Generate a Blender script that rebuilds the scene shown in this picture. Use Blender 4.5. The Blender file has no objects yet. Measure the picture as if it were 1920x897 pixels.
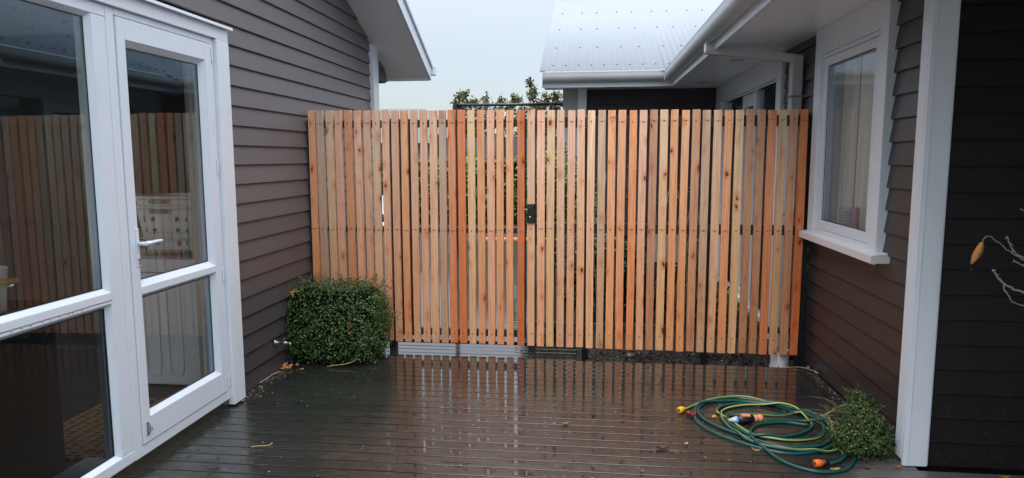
import bpy, math, random
import numpy as np
from mathutils import Matrix, Vector
random.seed(7); rng = np.random.default_rng(7)
sc = bpy.context.scene
COL = sc.collection

# ------------------------------------------------------------------ camera
cam_d = bpy.data.cameras.new('camera'); cam = bpy.data.objects.new('camera', cam_d); COL.objects.link(cam)
cam_d.sensor_width = 36.0; cam_d.lens = 36.0*1285/1920; cam_d.clip_start = 0.05; cam_d.clip_end = 2000
def cam_rows(yaw, pitch, roll):
    cy, sy, cp, sp = math.cos(yaw), math.sin(yaw), math.cos(pitch), math.sin(pitch)
    right = Vector((cy, -sy, 0)); fwd = Vector((sy*cp, cy*cp, -sp)); up = right.cross(fwd)
    cr, sr = math.cos(roll), math.sin(roll)
    return (cr*right+sr*up, -sr*right+cr*up, fwd)
R_, U_, F_ = cam_rows(math.radians(-6.47233), math.radians(6.77761), math.radians(-0.12630))
cam.matrix_world = Matrix(((R_.x, U_.x, -F_.x, 0), (R_.y, U_.y, -F_.y, 0), (R_.z, U_.z, -F_.z, 1.5), (0, 0, 0, 1)))
sc.camera = cam

# ------------------------------------------------------------------ sky, sun, exposure
W = bpy.data.worlds.new('World'); sc.world = W; W.use_nodes = True
nt = W.node_tree; nt.nodes.clear()
out = nt.nodes.new('ShaderNodeOutputWorld')
sky = nt.nodes.new('ShaderNodeTexSky'); sky.sky_type = 'NISHITA'; sky.sun_disc = False
SUN_EL, SUN_ROT = math.radians(58), math.radians(200)
sky.sun_elevation = SUN_EL; sky.sun_rotation = SUN_ROT
bg1 = nt.nodes.new('ShaderNodeBackground'); bg1.inputs['Strength'].default_value = 0.05
nt.links.new(sky.outputs['Color'], bg1.inputs['Color'])
# overcast cloud layer: luminance grows from the horizon to the zenith (CIE overcast law)
tc = nt.nodes.new('ShaderNodeTexCoord'); sep = nt.nodes.new('ShaderNodeSeparateXYZ')
nt.links.new(tc.outputs['Generated'], sep.inputs[0])
mx = nt.nodes.new('ShaderNodeMath'); mx.operation = 'MAXIMUM'; mx.inputs[1].default_value = 0.0
nt.links.new(sep.outputs['Z'], mx.inputs[0])
pw = nt.nodes.new('ShaderNodeMath'); pw.operation = 'POWER'; pw.inputs[1].default_value = 1.5
nt.links.new(mx.outputs[0], pw.inputs[0])
ma = nt.nodes.new('ShaderNodeMath'); ma.operation = 'MULTIPLY_ADD'
ma.inputs[1].default_value = 1.95; ma.inputs[2].default_value = 0.13
nt.links.new(pw.outputs[0], ma.inputs[0])
bg2 = nt.nodes.new('ShaderNodeBackground'); bg2.inputs['Color'].default_value = (1.02, 0.995, 0.985, 1)
nt.links.new(ma.outputs[0], bg2.inputs['Strength'])
ad = nt.nodes.new('ShaderNodeAddShader'); nt.links.new(bg1.outputs[0], ad.inputs[0]); nt.links.new(bg2.outputs[0], ad.inputs[1])
nt.links.new(ad.outputs[0], out.inputs['Surface'])
sd = bpy.data.lights.new('sun', 'SUN'); sd.energy = 1.05; sd.angle = math.radians(40); sd.color = (1.0, 0.97, 0.93)
so = bpy.data.objects.new('sun', sd); COL.objects.link(so)
dirv = Vector((math.sin(SUN_ROT)*math.cos(SUN_EL), math.cos(SUN_ROT)*math.cos(SUN_EL), math.sin(SUN_EL)))
so.rotation_euler = dirv.to_track_quat('Z', 'Y').to_euler(); so.location = (0, -4, 12)
sc.view_settings.view_transform = 'Standard'; sc.view_settings.look = 'None'
sc.view_settings.exposure = 0.82; sc.view_settings.gamma = 1.0

# ------------------------------------------------------------------ materials
def newmat(name):
    m = bpy.data.materials.new(name); m.use_nodes = True; nt = m.node_tree
    b = nt.nodes['Principled BSDF']; return m, nt, b
def N(nt, t, **kw):
    n = nt.nodes.new('ShaderNode'+t)
    for k, v in kw.items(): setattr(n, k, v)
    return n
def L(nt, a, b): nt.links.new(a, b)
def coords(nt, space='world', scale=(1, 1, 1), jitter=False):
    if space == 'world': src = N(nt, 'NewGeometry').outputs['Position']
    else: src = N(nt, 'TexCoord').outputs['Object']
    if jitter:
        oi = N(nt, 'ObjectInfo'); mu = N(nt, 'Math', operation='MULTIPLY'); mu.inputs[1].default_value = 37.0
        L(nt, oi.outputs['Random'], mu.inputs[0]); va = N(nt, 'VectorMath', operation='ADD')
        L(nt, src, va.inputs[0]); L(nt, mu.outputs[0], va.inputs[1]); src = va.outputs[0]
    mp = N(nt, 'Mapping'); mp.inputs['Scale'].default_value = scale; L(nt, src, mp.inputs['Vector'])
    return mp.outputs[0]
def noise(nt, vec, scale, detail=4, rough=.55, dist=0):
    n = N(nt, 'TexNoise'); n.inputs['Scale'].default_value = scale; n.inputs['Detail'].default_value = detail
    n.inputs['Roughness'].default_value = rough; n.inputs['Distortion'].default_value = dist
    L(nt, vec, n.inputs['Vector']); return n.outputs['Fac']
def ramp(nt, fac, stops):
    r = N(nt, 'ValToRGB'); cr = r.color_ramp
    while len(cr.elements) < len(stops): cr.elements.new(.5)
    for e, (p, c) in zip(cr.elements, stops):
        e.position = p; e.color = (c[0], c[1], c[2], 1) if hasattr(c, '__len__') else (c, c, c, 1)
    L(nt, fac, r.inputs['Fac']); return r.outputs['Color']
def mix(nt, fac, a, b, mode='MIX'):
    m = N(nt, 'Mix', data_type='RGBA', blend_type=mode)
    if isinstance(fac, (int, float)): m.inputs[0].default_value = fac
    else: L(nt, fac, m.inputs[0])
    for s, v in ((6, a), (7, b)):
        if isinstance(v, tuple): m.inputs[s].default_value = (v[0], v[1], v[2], 1)
        else: L(nt, v, m.inputs[s])
    return m.outputs[2]
def maprange(nt, v, a, b, c, d):
    m = N(nt, 'MapRange'); L(nt, v, m.inputs['Value'])
    for i, x in zip(('From Min', 'From Max', 'To Min', 'To Max'), (a, b, c, d)): m.inputs[i].default_value = x
    return m.outputs[0]
def math2(nt, op, a, b):
    m = N(nt, 'Math', operation=op)
    for i, v in ((0, a), (1, b)):
        if isinstance(v, (int, float)): m.inputs[i].default_value = v
        else: L(nt, v, m.inputs[i])
    return m.outputs[0]
def bump(nt, b, h, strength, dist=.002):
    n = N(nt, 'Bump'); n.inputs['Distance'].default_value = dist
    if isinstance(strength, (int, float)): n.inputs['Strength'].default_value = strength
    else: L(nt, strength, n.inputs['Strength'])
    L(nt, h, n.inputs['Height']); L(nt, n.outputs[0], b.inputs['Normal'])
def plain(name, col, rough=.5, metal=0, var=.12, scale=30, bstr=.15, spec=.5, streak=None, jitter=False):
    m, nt, b = newmat(name); b.inputs['Roughness'].default_value = rough; b.inputs['Metallic'].default_value = metal
    b.inputs['Specular IOR Level'].default_value = spec
    v = coords(nt, 'world', streak or (1, 1, 1), jitter); f = noise(nt, v, scale, 5)
    c = mix(nt, f, tuple(x*(1-var) for x in col), tuple(min(1, x*(1+var)) for x in col)); L(nt, c, b.inputs['Base Color'])
    if bstr: bump(nt, b, f, bstr, .001)
    return m

def m_white_paint(name='white_paint', base=(.68, .765, .86), dirt=.5):
    m, nt, b = newmat(name); v = coords(nt)
    f = noise(nt, v, 3, 6, .65); f2 = noise(nt, coords(nt, 'world', (1, 1, .12)), 22, 5)
    c = mix(nt, maprange(nt, f, .45, .8, 0, .18*dirt), base, (.52, .52, .50))
    c = mix(nt, maprange(nt, f2, .55, .8, 0, .25*dirt), c, (.50, .50, .47))
    L(nt, c, b.inputs['Base Color']); b.inputs['Roughness'].default_value = .33
    bump(nt, b, noise(nt, v, 60, 3), .05, .001); return m
WHITE = m_white_paint()
SOFF = m_white_paint('soffit_paint', (.84, .89, .95), .25)
TRIMW = m_white_paint('timber_trim_paint', (.71, .785, .87), .9)

def m_cladding(name='cladding_paint', base=(.150, .143, .152), warm=(.148, .134, .139)):
    m, nt, b = newmat(name); v = coords(nt, 'world', (1, 1, 1), True)
    f = noise(nt, v, 2.2, 6, .6); g = noise(nt, coords(nt), 140, 3)
    c = mix(nt, maprange(nt, f, .3, .75, 0, 1), base, warm)
    oi = N(nt, 'ObjectInfo'); c = mix(nt, math2(nt, 'MULTIPLY', oi.outputs['Random'], .35), c, mix(nt, 1.0, c, (.72, .72, .74), 'MULTIPLY'))
    geo = N(nt, 'NewGeometry'); sp = N(nt, 'SeparateXYZ'); L(nt, geo.outputs['Position'], sp.inputs[0])
    # splashed dirt and bird specks low on the wall
    low = maprange(nt, sp.outputs['Z'], .2, .95, .55, 0)
    sp1 = maprange(nt, noise(nt, coords(nt), 45, 6, .75), .56, .70, 0, 1)
    c = mix(nt, math2(nt, 'MULTIPLY', low, sp1), c, (.13, .11, .108))
    sp2 = maprange(nt, noise(nt, coords(nt), 26, 2, .5), .77, .80, 0, .6)
    c = mix(nt, sp2, c, (.35, .33, .32))
    c = mix(nt, maprange(nt, g, .3, .7, 0, .35), c, (.05, .042, .045))
    low_dark = math2(nt, 'MULTIPLY', maprange(nt, math2(nt, 'ADD', sp.outputs['Z'], math2(nt, 'MULTIPLY', f, .7)), .70, 1.75, .75, 0), 1.0)  # darker and glossier towards the bottom of the wall
    c = mix(nt, low_dark, c, mix(nt, 1.0, c, (.42, .38, .39), 'MULTIPLY'))
    run = maprange(nt, noise(nt, coords(nt, 'world', (9, 9, .35)), 2.2, 4, .6), .55, .75, 0, .35)
    c = mix(nt, run, c, mix(nt, 1.0, c, (.74, .72, .74), 'MULTIPLY'))
    L(nt, c, b.inputs['Base Color']); L(nt, maprange(nt, low_dark, 0, .75, .44, .28), b.inputs['Roughness'])
    b.inputs['Specular IOR Level'].default_value = .4
    bump(nt, b, g, .25, .0008); return m
CLAD = m_cladding()
CLADR = m_cladding('cladding_paint_eave_shade', (.050, .053, .058), (.052, .051, .055))  # same cladding with the shade of the eave put into its colour
CLAD2 = m_cladding('cladding_paint_porch_shade', (.013, .013, .015), (.015, .014, .015)); _b = CLAD2.node_tree.nodes['Principled BSDF']; _b.inputs['Roughness'].default_value = .75; _b.inputs['Specular IOR Level'].default_value = .15  # near-black copy of the cladding, porch shade painted into the colour
NAVY = m_cladding('cladding_paint_navy', (.050, .048, .072), (.045, .042, .062))

def m_timber():
    m, nt, b = newmat('larch_batten')
    oi = N(nt, 'ObjectInfo')
    v = coords(nt, 'object', (1, 1, 1), True)
    def sv(s):
        mp = N(nt, 'Mapping'); mp.inputs['Scale'].default_value = s; L(nt, v, mp.inputs['Vector']); return mp.outputs[0]
    warp = noise(nt, sv((3, 3, 2.6)), 1.0, 3, .5)
    # growth rings: distance from a wandering pith line, stretched along the batten
    mp = sv((1, 1, .035)); va = N(nt, 'VectorMath', operation='MULTIPLY_ADD')
    va.inputs[1].default_value = (1, 1, 1)
    cmb = N(nt, 'CombineXYZ'); L(nt, math2(nt, 'MULTIPLY', warp, .085), cmb.inputs[0])
    L(nt, mp, va.inputs[0]); L(nt, cmb.outputs[0], va.inputs[2])
    wv = N(nt, 'TexWave', wave_type='BANDS', bands_direction='X', wave_profile='SAW')
    wv.inputs['Scale'].default_value = 38; wv.inputs['Distortion'].default_value = 1.2; wv.inputs['Detail'].default_value = 2
    wv.inputs['Detail Scale'].default_value = 1.5
    L(nt, va.outputs[0], wv.inputs['Vector'])
    fine = noise(nt, sv((170, 170, 3.5)), 1.0, 4, .6)
    blot = noise(nt, sv((10, 10, 1.6)), 1.0, 4, .6)
    col = oi.outputs['Color']
    c = mix(nt, maprange(nt, wv.outputs['Fac'], .55, 1, 0, .55), col, mix(nt, 1.0, col, (.66, .40, .28), 'MULTIPLY'))
    c = mix(nt, maprange(nt, fine, .46, .66, 0, .7), c, mix(nt, 1.0, c, (.70, .55, .45), 'MULTIPLY'))
    c = mix(nt, maprange(nt, blot, .42, .66, 0, .6), c, mix(nt, 1.0, c, (.98, .80, .66), 'MULTIPLY'))
    c = mix(nt, maprange(nt, noise(nt, sv((45, 45, 1.1)), 1.0, 5, .65), .56, .66, 0, .5), c, mix(nt, 1.0, c, (.66, .46, .34), 'MULTIPLY'))
    # knots
    vo = N(nt, 'TexVoronoi'); vo.inputs['Scale'].default_value = 1; vo.inputs['Randomness'].default_value = 1
    wob = N(nt, 'VectorMath', operation='MULTIPLY_ADD'); wob.inputs[1].default_value = (1, 1, 1)
    wc = N(nt, 'CombineXYZ'); L(nt, math2(nt, 'MULTIPLY', noise(nt, sv((20, 20, 14)), 1, 4, .7), .55), wc.inputs[0]); L(nt, math2(nt, 'MULTIPLY', noise(nt, sv((31, 31, 9)), 1, 4, .7), .7), wc.inputs[2])
    L(nt, sv((15, 9, 7.5)), wob.inputs[0]); L(nt, wc.outputs[0], wob.inputs[2]); L(nt, wob.outputs[0], vo.inputs['Vector'])
    sc_ = N(nt, 'SeparateColor'); L(nt, vo.outputs['Color'], sc_.inputs[0])
    pick = math2(nt, 'MULTIPLY', maprange(nt, sc_.outputs[0], .42, .85, 0, 1.1), 1.0)
    dd = math2(nt, 'ADD', vo.outputs['Distance'], math2(nt, 'MULTIPLY', noise(nt, sv((60, 60, 30)), 1, 3), .12))
    kn = math2(nt, 'MULTIPLY', maprange(nt, dd, .16, .21, 1, 0), pick)
    ring = math2(nt, 'MULTIPLY', maprange(nt, dd, .24, .55, .7, 0), pick)
    c = mix(nt, ring, c, mix(nt, 1.0, col, (.80, .42, .26), 'MULTIPLY'))
    c = mix(nt, math2(nt, 'MULTIPLY', kn, .95), c, (.12, .042, .018))
    # weathered grey marks on a few battens, darker wet foot
    gm = maprange(nt, noise(nt, sv((14, 14, 1.2)), 1, 5, .7), .63, .76, 0, .6)
    gm = math2(nt, 'MULTIPLY', gm, math2(nt, 'GREATER_THAN', math2(nt, 'FRACT', math2(nt, 'MULTIPLY', oi.outputs['Random'], 7.3), 0), .45))
    c = mix(nt, gm, c, (.11, .085, .065))
    geo = N(nt, 'NewGeometry'); sp = N(nt, 'SeparateXYZ'); L(nt, geo.outputs['Position'], sp.inputs[0])
    wz = math2(nt, 'ADD', sp.outputs['Z'], math2(nt, 'MULTIPLY', blot, .7))
    wet = maprange(nt, wz, .85, 1.9, .9, 0)
    c = mix(nt, wet, c, mix(nt, 1.0, c, (.93, .72, .53), 'MULTIPLY'))
    L(nt, c, b.inputs['Base Color'])
    L(nt, maprange(nt, wet, 0, .75, .62, .40), b.inputs['Roughness']); b.inputs['Specular IOR Level'].default_value = .35
    h = math2(nt, 'ADD', math2(nt, 'MULTIPLY', wv.outputs['Fac'], .5), fine); bump(nt, b, h, .35, .0008)
    return m
TIMBER = m_timber()

def m_deck():
    m, nt, b = newmat('wet_deck_timber'); w = coords(nt)
    j = coords(nt, 'world', (2.2, 42, 1), True); oi = N(nt, 'ObjectInfo')
    grain = noise(nt, j, 2.2, 6, .65); low = noise(nt, w, 1.3, 4, .55); mid = noise(nt, coords(nt, 'world', (1, 1.6, 1)), 7, 5, .6)
    geo = N(nt, 'NewGeometry'); sp = N(nt, 'SeparateXYZ'); L(nt, geo.outputs['Position'], sp.inputs[0])
    X, Y = sp.outputs['X'], sp.outputs['Y']
    base = mix(nt, oi.outputs['Random'], (.024, .025, .025), (.038, .039, .038))
    c = mix(nt, maprange(nt, grain, .35, .7, 0, .75), base, (.016, .014, .012))
    # greenish algae towards the left wall, paler worn streaks
    gl = maprange(nt, X, -.9, -1.9, 0, .55); c = mix(nt, gl, c, (.020, .027, .022))
    st = maprange(nt, noise(nt, coords(nt, 'world', (5, 60, 1), True), 2.0, 5, .7), .60, .74, 0, .75)
    st = math2(nt, 'MULTIPLY', st, maprange(nt, mid, .42, .62, 0, 1)); c = mix(nt, st, c, (.17, .16, .13))
    # dry grey boards under the eave at the right
    dx = math2(nt, 'ADD', math2(nt, 'SUBTRACT', X, math2(nt, 'MULTIPLY', Y, .85)), math2(nt, 'MULTIPLY', mid, .25))
    dry = math2(nt, 'MULTIPLY', maprange(nt, dx, -1.50, -1.34, 0, 1), maprange(nt, Y, 4.1, 3.7, 0, 1))
    dry = math2(nt, 'MULTIPLY', dry, maprange(nt, grain, .25, .6, 1, .6))
    c = mix(nt, dry, c, (.150, .152, .152))
    grit = maprange(nt, noise(nt, w, 160, 2), .70, .76, 0, .5); c = mix(nt, grit, c, (.14, .13, .11))
    L(nt, c, b.inputs['Base Color'])
    # standing water film: mirror-like, broken by worn rough patches nearer the camera
    near = maprange(nt, math2(nt, 'ADD', Y, math2(nt, 'MULTIPLY', low, -.9)), 3.95, 3.25, 0, 1)
    patch = maprange(nt, noise(nt, coords(nt, 'world', (1, 1.8, 1)), 9, 5, .65), .42, .60, 0, 1)
    rough_p = math2(nt, 'MULTIPLY', near, patch)
    left = maprange(nt, X, -.75, -1.15, 0, 1)
    r = math2(nt, 'ADD', math2(nt, 'MULTIPLY', rough_p, .035), .018)
    r = math2(nt, 'ADD', r, math2(nt, 'MULTIPLY', left, .07))
    r = math2(nt, 'ADD', r, math2(nt, 'MULTIPLY', dry, .40)); r = math2(nt, 'ADD', r, math2(nt, 'MULTIPLY', st, .2)); L(nt, r, b.inputs['Roughness'])
    L(nt, maprange(nt, dry, 0, 1, 1.80, 1.4), b.inputs['IOR'])
    h = math2(nt, 'ADD', math2(nt, 'MULTIPLY', grain, .6), math2(nt, 'MULTIPLY', noise(nt, coords(nt, 'world', (.7, 1.3, 1)), 60, 3, .6), 1.0))
    s_ = math2(nt, 'ADD', math2(nt, 'MULTIPLY', rough_p, .80), .006)
    s_ = math2(nt, 'ADD', s_, math2(nt, 'MULTIPLY', dry, .25))
    bump(nt, b, h, math2(nt, 'ADD', s_, math2(nt, 'MULTIPLY', left, .012)), .0040)
    return m
DECK = m_deck()

def m_glass(name='window_glass', k=1.9, tint=(.86, .90, .90)):
    m = bpy.data.materials.new(name); m.use_nodes = True; nt = m.node_tree; nt.nodes.clear()
    o = N(nt, 'OutputMaterial'); tr = N(nt, 'BsdfTransparent'); tr.inputs[0].default_value = (*tint, 1)
    gl = N(nt, 'BsdfGlossy'); gl.inputs['Roughness'].default_value = .004; gl.inputs['Color'].default_value = (.66, .86, 1, 1)
    fr = N(nt, 'Fresnel'); fr.inputs['IOR'].default_value = 1.5
    f = math2(nt, 'MINIMUM', math2(nt, 'MULTIPLY', fr.outputs[0], k), 1.0)
    nz = N(nt, 'Bump'); nz.inputs['Strength'].default_value = .02; nz.inputs['Distance'].default_value = .004
    L(nt, noise(nt, coords(nt), 2.2, 2), nz.inputs['Height']); L(nt, nz.outputs[0], gl.inputs['Normal'])
    ms = N(nt, 'MixShader'); L(nt, f, ms.inputs[0]); L(nt, tr.outputs[0], ms.inputs[1]); L(nt, gl.outputs[0], ms.inputs[2])
    L(nt, ms.outputs[0], o.inputs['Surface']); return m
GLASS = m_glass(k=2.0, tint=(.94, .97, .97)); GLASS_R = m_glass('small_window_glass', .95, (.99, .99, 1))

def m_roof():
    m, nt, b = newmat('pale_roof_steel'); v = coords(nt, 'world', (1, 1, 1))
    f = noise(nt, coords(nt, 'world', (14, 1.2, 1)), 1.5, 4)
    c = mix(nt, f, (.215, .25, .305), (.24, .28, .34)); L(nt, c, b.inputs['Base Color'])
    b.inputs['Roughness'].default_value = .5; b.inputs['Specular IOR Level'].default_value = .3
    bump(nt, b, noise(nt, v, 9, 3), .05, .002); return m
ROOF = m_roof()
GUTTER = plain('gutter_paint', (.50, .54, .58), .28, 0, .10, 5, .05)
GREYP = plain('grey_panel', (.36, .40, .44), .5, 0, .08, 3, .05)
BLACKS = plain('black_steel', (.014, .014, .017), .32, .0, .2, 20, .1)
BLACKP = plain('black_plastic', (.012, .012, .013), .35, 0, .2, 60, .1)
STEEL = plain('brushed_steel', (.45, .46, .47), .28, 1.0, .15, 60, .1)
CHROME = plain('tap_metal', (.40, .40, .41), .42, 1.0, .1, 60, .05)
SCREW = plain('screw_steel', (.16, .13, .11), .4, .8, .2, 90, 0)
ROOFSCREW = plain('roof_screw', (.06, .06, .065), .5, .2, .2, 90, 0)
CEIL = plain('ceiling_plaster', (.70, .70, .70), .8, 0, .04, 4, 0)
INTL = plain('room_wall_white', (.82, .81, .79), .8, 0, .04, 4, 0)
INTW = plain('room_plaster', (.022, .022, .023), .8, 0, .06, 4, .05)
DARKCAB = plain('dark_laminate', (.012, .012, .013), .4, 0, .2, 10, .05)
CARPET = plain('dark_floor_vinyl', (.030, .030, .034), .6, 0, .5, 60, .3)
APPL = plain('appliance_enamel', (.84, .85, .84), .3, 0, .03, 6, .02)
PLASTW = plain('ivory_plastic', (.86, .84, .79), .4, 0, .05, 12, .05)
WIREW = plain('white_coated_wire', (.70, .68, .64), .35, 0, .05, 30, 0)
BUCK = plain('bucket_plastic', (.66, .68, .62), .4, 0, .05, 12, .05)
HANDW = plain('turned_wood', (.62, .36, .10), .45, 0, .2, 20, .1, streak=(1, 10, 10))
CURT = plain('cream_curtain', (.90, .88, .82), .85, 0, .06, 20, .1, streak=(1, 1, .1))
_nt = CURT.node_tree; _tl = _nt.nodes.new('ShaderNodeBsdfTranslucent'); _tl.inputs[0].default_value = (.95, .92, .86, 1)
_mx = _nt.nodes.new('ShaderNodeMixShader'); _mx.inputs[0].default_value = .6
_nt.links.new(_nt.nodes['Principled BSDF'].outputs[0], _mx.inputs[1]); _nt.links.new(_tl.outputs[0], _mx.inputs[2])
_nt.links.new(_mx.outputs[0], _nt.nodes['Material Output'].inputs[0])
CURTD = plain('grey_curtain', (.62, .60, .55), .85, 0, .06, 20, .1)
PAPER = plain('card_paper', (.92, .90, .98), .6, 0, .04, 40, 0)
PAPER2 = plain('card_inside', (.42, .26, .24), .6, 0, .2, 60, 0)
INK = plain('card_ink', (.16, .15, .22), .6, 0, .1, 60, 0)
INK2 = plain('card_ink_pale', (.66, .63, .74), .6, 0, .1, 60, 0)
SOIL = plain('garden_soil', (.020, .016, .013), .75, 0, .6, 25, .8)
PVC = plain('pvc_pipe', (.52, .54, .55), .4, 0, .15, 14, .1)
SILL = m_white_paint('sill_paint', (.72, .73, .75), 1.6)
SEAL = plain('rubber_seal', (.02, .02, .022), .5, 0, .1, 40, 0)
HOSEG = plain('hose_green', (.008, .075, .068), .30, 0, .25, 40, .05)
HOSEY = plain('hose_yellow_stripe', (.36, .42, .09), .32, 0, .15, 40, .05)
YELP = plain('yellow_plastic', (.80, .42, .03), .35, 0, .06, 40, .05)
ORAP = plain('orange_plastic', (.85, .16, .02), .35, 0, .06, 40, .05)
SALM = plain('salmon_plastic', (.72, .28, .16), .4, 0, .06, 40, .05)
BLUP = plain('blue_plastic', (.20, .38, .80), .35, 0, .06, 40, .05)
GREYPL = plain('pale_grey_plastic', (.55, .60, .66), .35, 0, .06, 40, .05)
REDP = plain('dark_red_plastic', (.14, .010, .014), .35, 0, .1, 40, .05)
TWIG = plain('dry_twig', (.34, .26, .19), .8, 0, .3, 70, .4)
TWIGP = plain('pale_twig', (.36, .29, .25), .7, 0, .25, 70, .4)
STRAW = plain('straw_stem', (.46, .36, .16), .75, 0, .25, 70, .3)
BARK = plain('bark', (.07, .055, .04), .85, 0, .3, 40, .6)
def m_leaf(name, a, b_, c_=None, rough=.38, spec=.5, trans=.15):
    m, nt, b = newmat(name); g = N(nt, 'NewGeometry')
    stops = [(0, a), (.85, b_)] + ([(1.0, c_)] if c_ else [])
    c = ramp(nt, g.outputs['Random Per Island'], stops)
    L(nt, c, b.inputs['Base Color']); b.inputs['Roughness'].default_value = rough
    b.inputs['Specular IOR Level'].default_value = spec
    return m
BOX = m_leaf('boxwood_leaf', (.016, .048, .011), (.060, .140, .032), (.16, .26, .06), .28, .6)
BOX2 = m_leaf('sprawling_shrub_leaf', (.020, .050, .012), (.060, .115, .030), (.16, .20, .05), .34, .5)
HEDG = m_leaf('hedge_leaf', (.050, .085, .020), (.12, .19, .050), (.22, .28, .08), .4, .5)
MAGN = m_leaf('olive_leaf', (.050, .062, .022), (.12, .125, .050), (.17, .085, .030), .4, .5)
DARKL = m_leaf('dark_bed_leaf', (.014, .030, .012), (.045, .075, .028), (.10, .14, .06), .4, .5)
YLEAF = m_leaf('yellowed_leaf', (.42, .30, .06), (.52, .24, .07), None, .5)
def leafmat(name, col): return plain(name, col, .5, 0, .3, 60, .3)
def m_coir():
    m, nt, b = newmat('coir'); w = coords(nt)
    vo = N(nt, 'TexVoronoi'); vo.inputs['Scale'].default_value = 1.0; vo.inputs['Randomness'].default_value = .35
    L(nt, coords(nt, 'world', (17, 30, 1)), vo.inputs['Vector'])
    c = mix(nt, maprange(nt, vo.outputs['Distance'], .30, .40, 1, 0), (.40, .21, .075), (.035, .022, .012))
    c = mix(nt, maprange(nt, noise(nt, w, 260, 3), .4, .7, 0, .5), c, (.14, .07, .03))
    L(nt, c, b.inputs['Base Color']); b.inputs['Roughness'].default_value = .95; bump(nt, b, noise(nt, w, 200, 3), .8, .004); return m
COIR = m_coir()
def m_paver():
    m, nt, b = newmat('wet_paver'); w = coords(nt); oi = N(nt, 'ObjectInfo')
    f = noise(nt, w, 18, 5, .6); c = mix(nt, f, (.62, .62, .63), (.80, .80, .80))
    L(nt, mix(nt, math2(nt, 'MULTIPLY', oi.outputs['Random'], .3), c, (.50, .49, .49)), b.inputs['Base Color'])
    b.inputs['Roughness'].default_value = .16; bump(nt, b, f, .1, .002); return m
PAVER = m_paver()
def m_ground():
    m, nt, b = newmat('garden_ground'); w = coords(nt)
    c = ramp(nt, noise(nt, w, 5, 8, .7), [(.3, (.016, .013, .010)), (.55, (.035, .028, .020)), (.75, (.040, .050, .018))])
    L(nt, c, b.inputs['Base Color']); b.inputs['Roughness'].default_value = .8; bump(nt, b, noise(nt, w, 22, 6, .7), .9, .03); return m
GROUND = m_ground()

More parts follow.
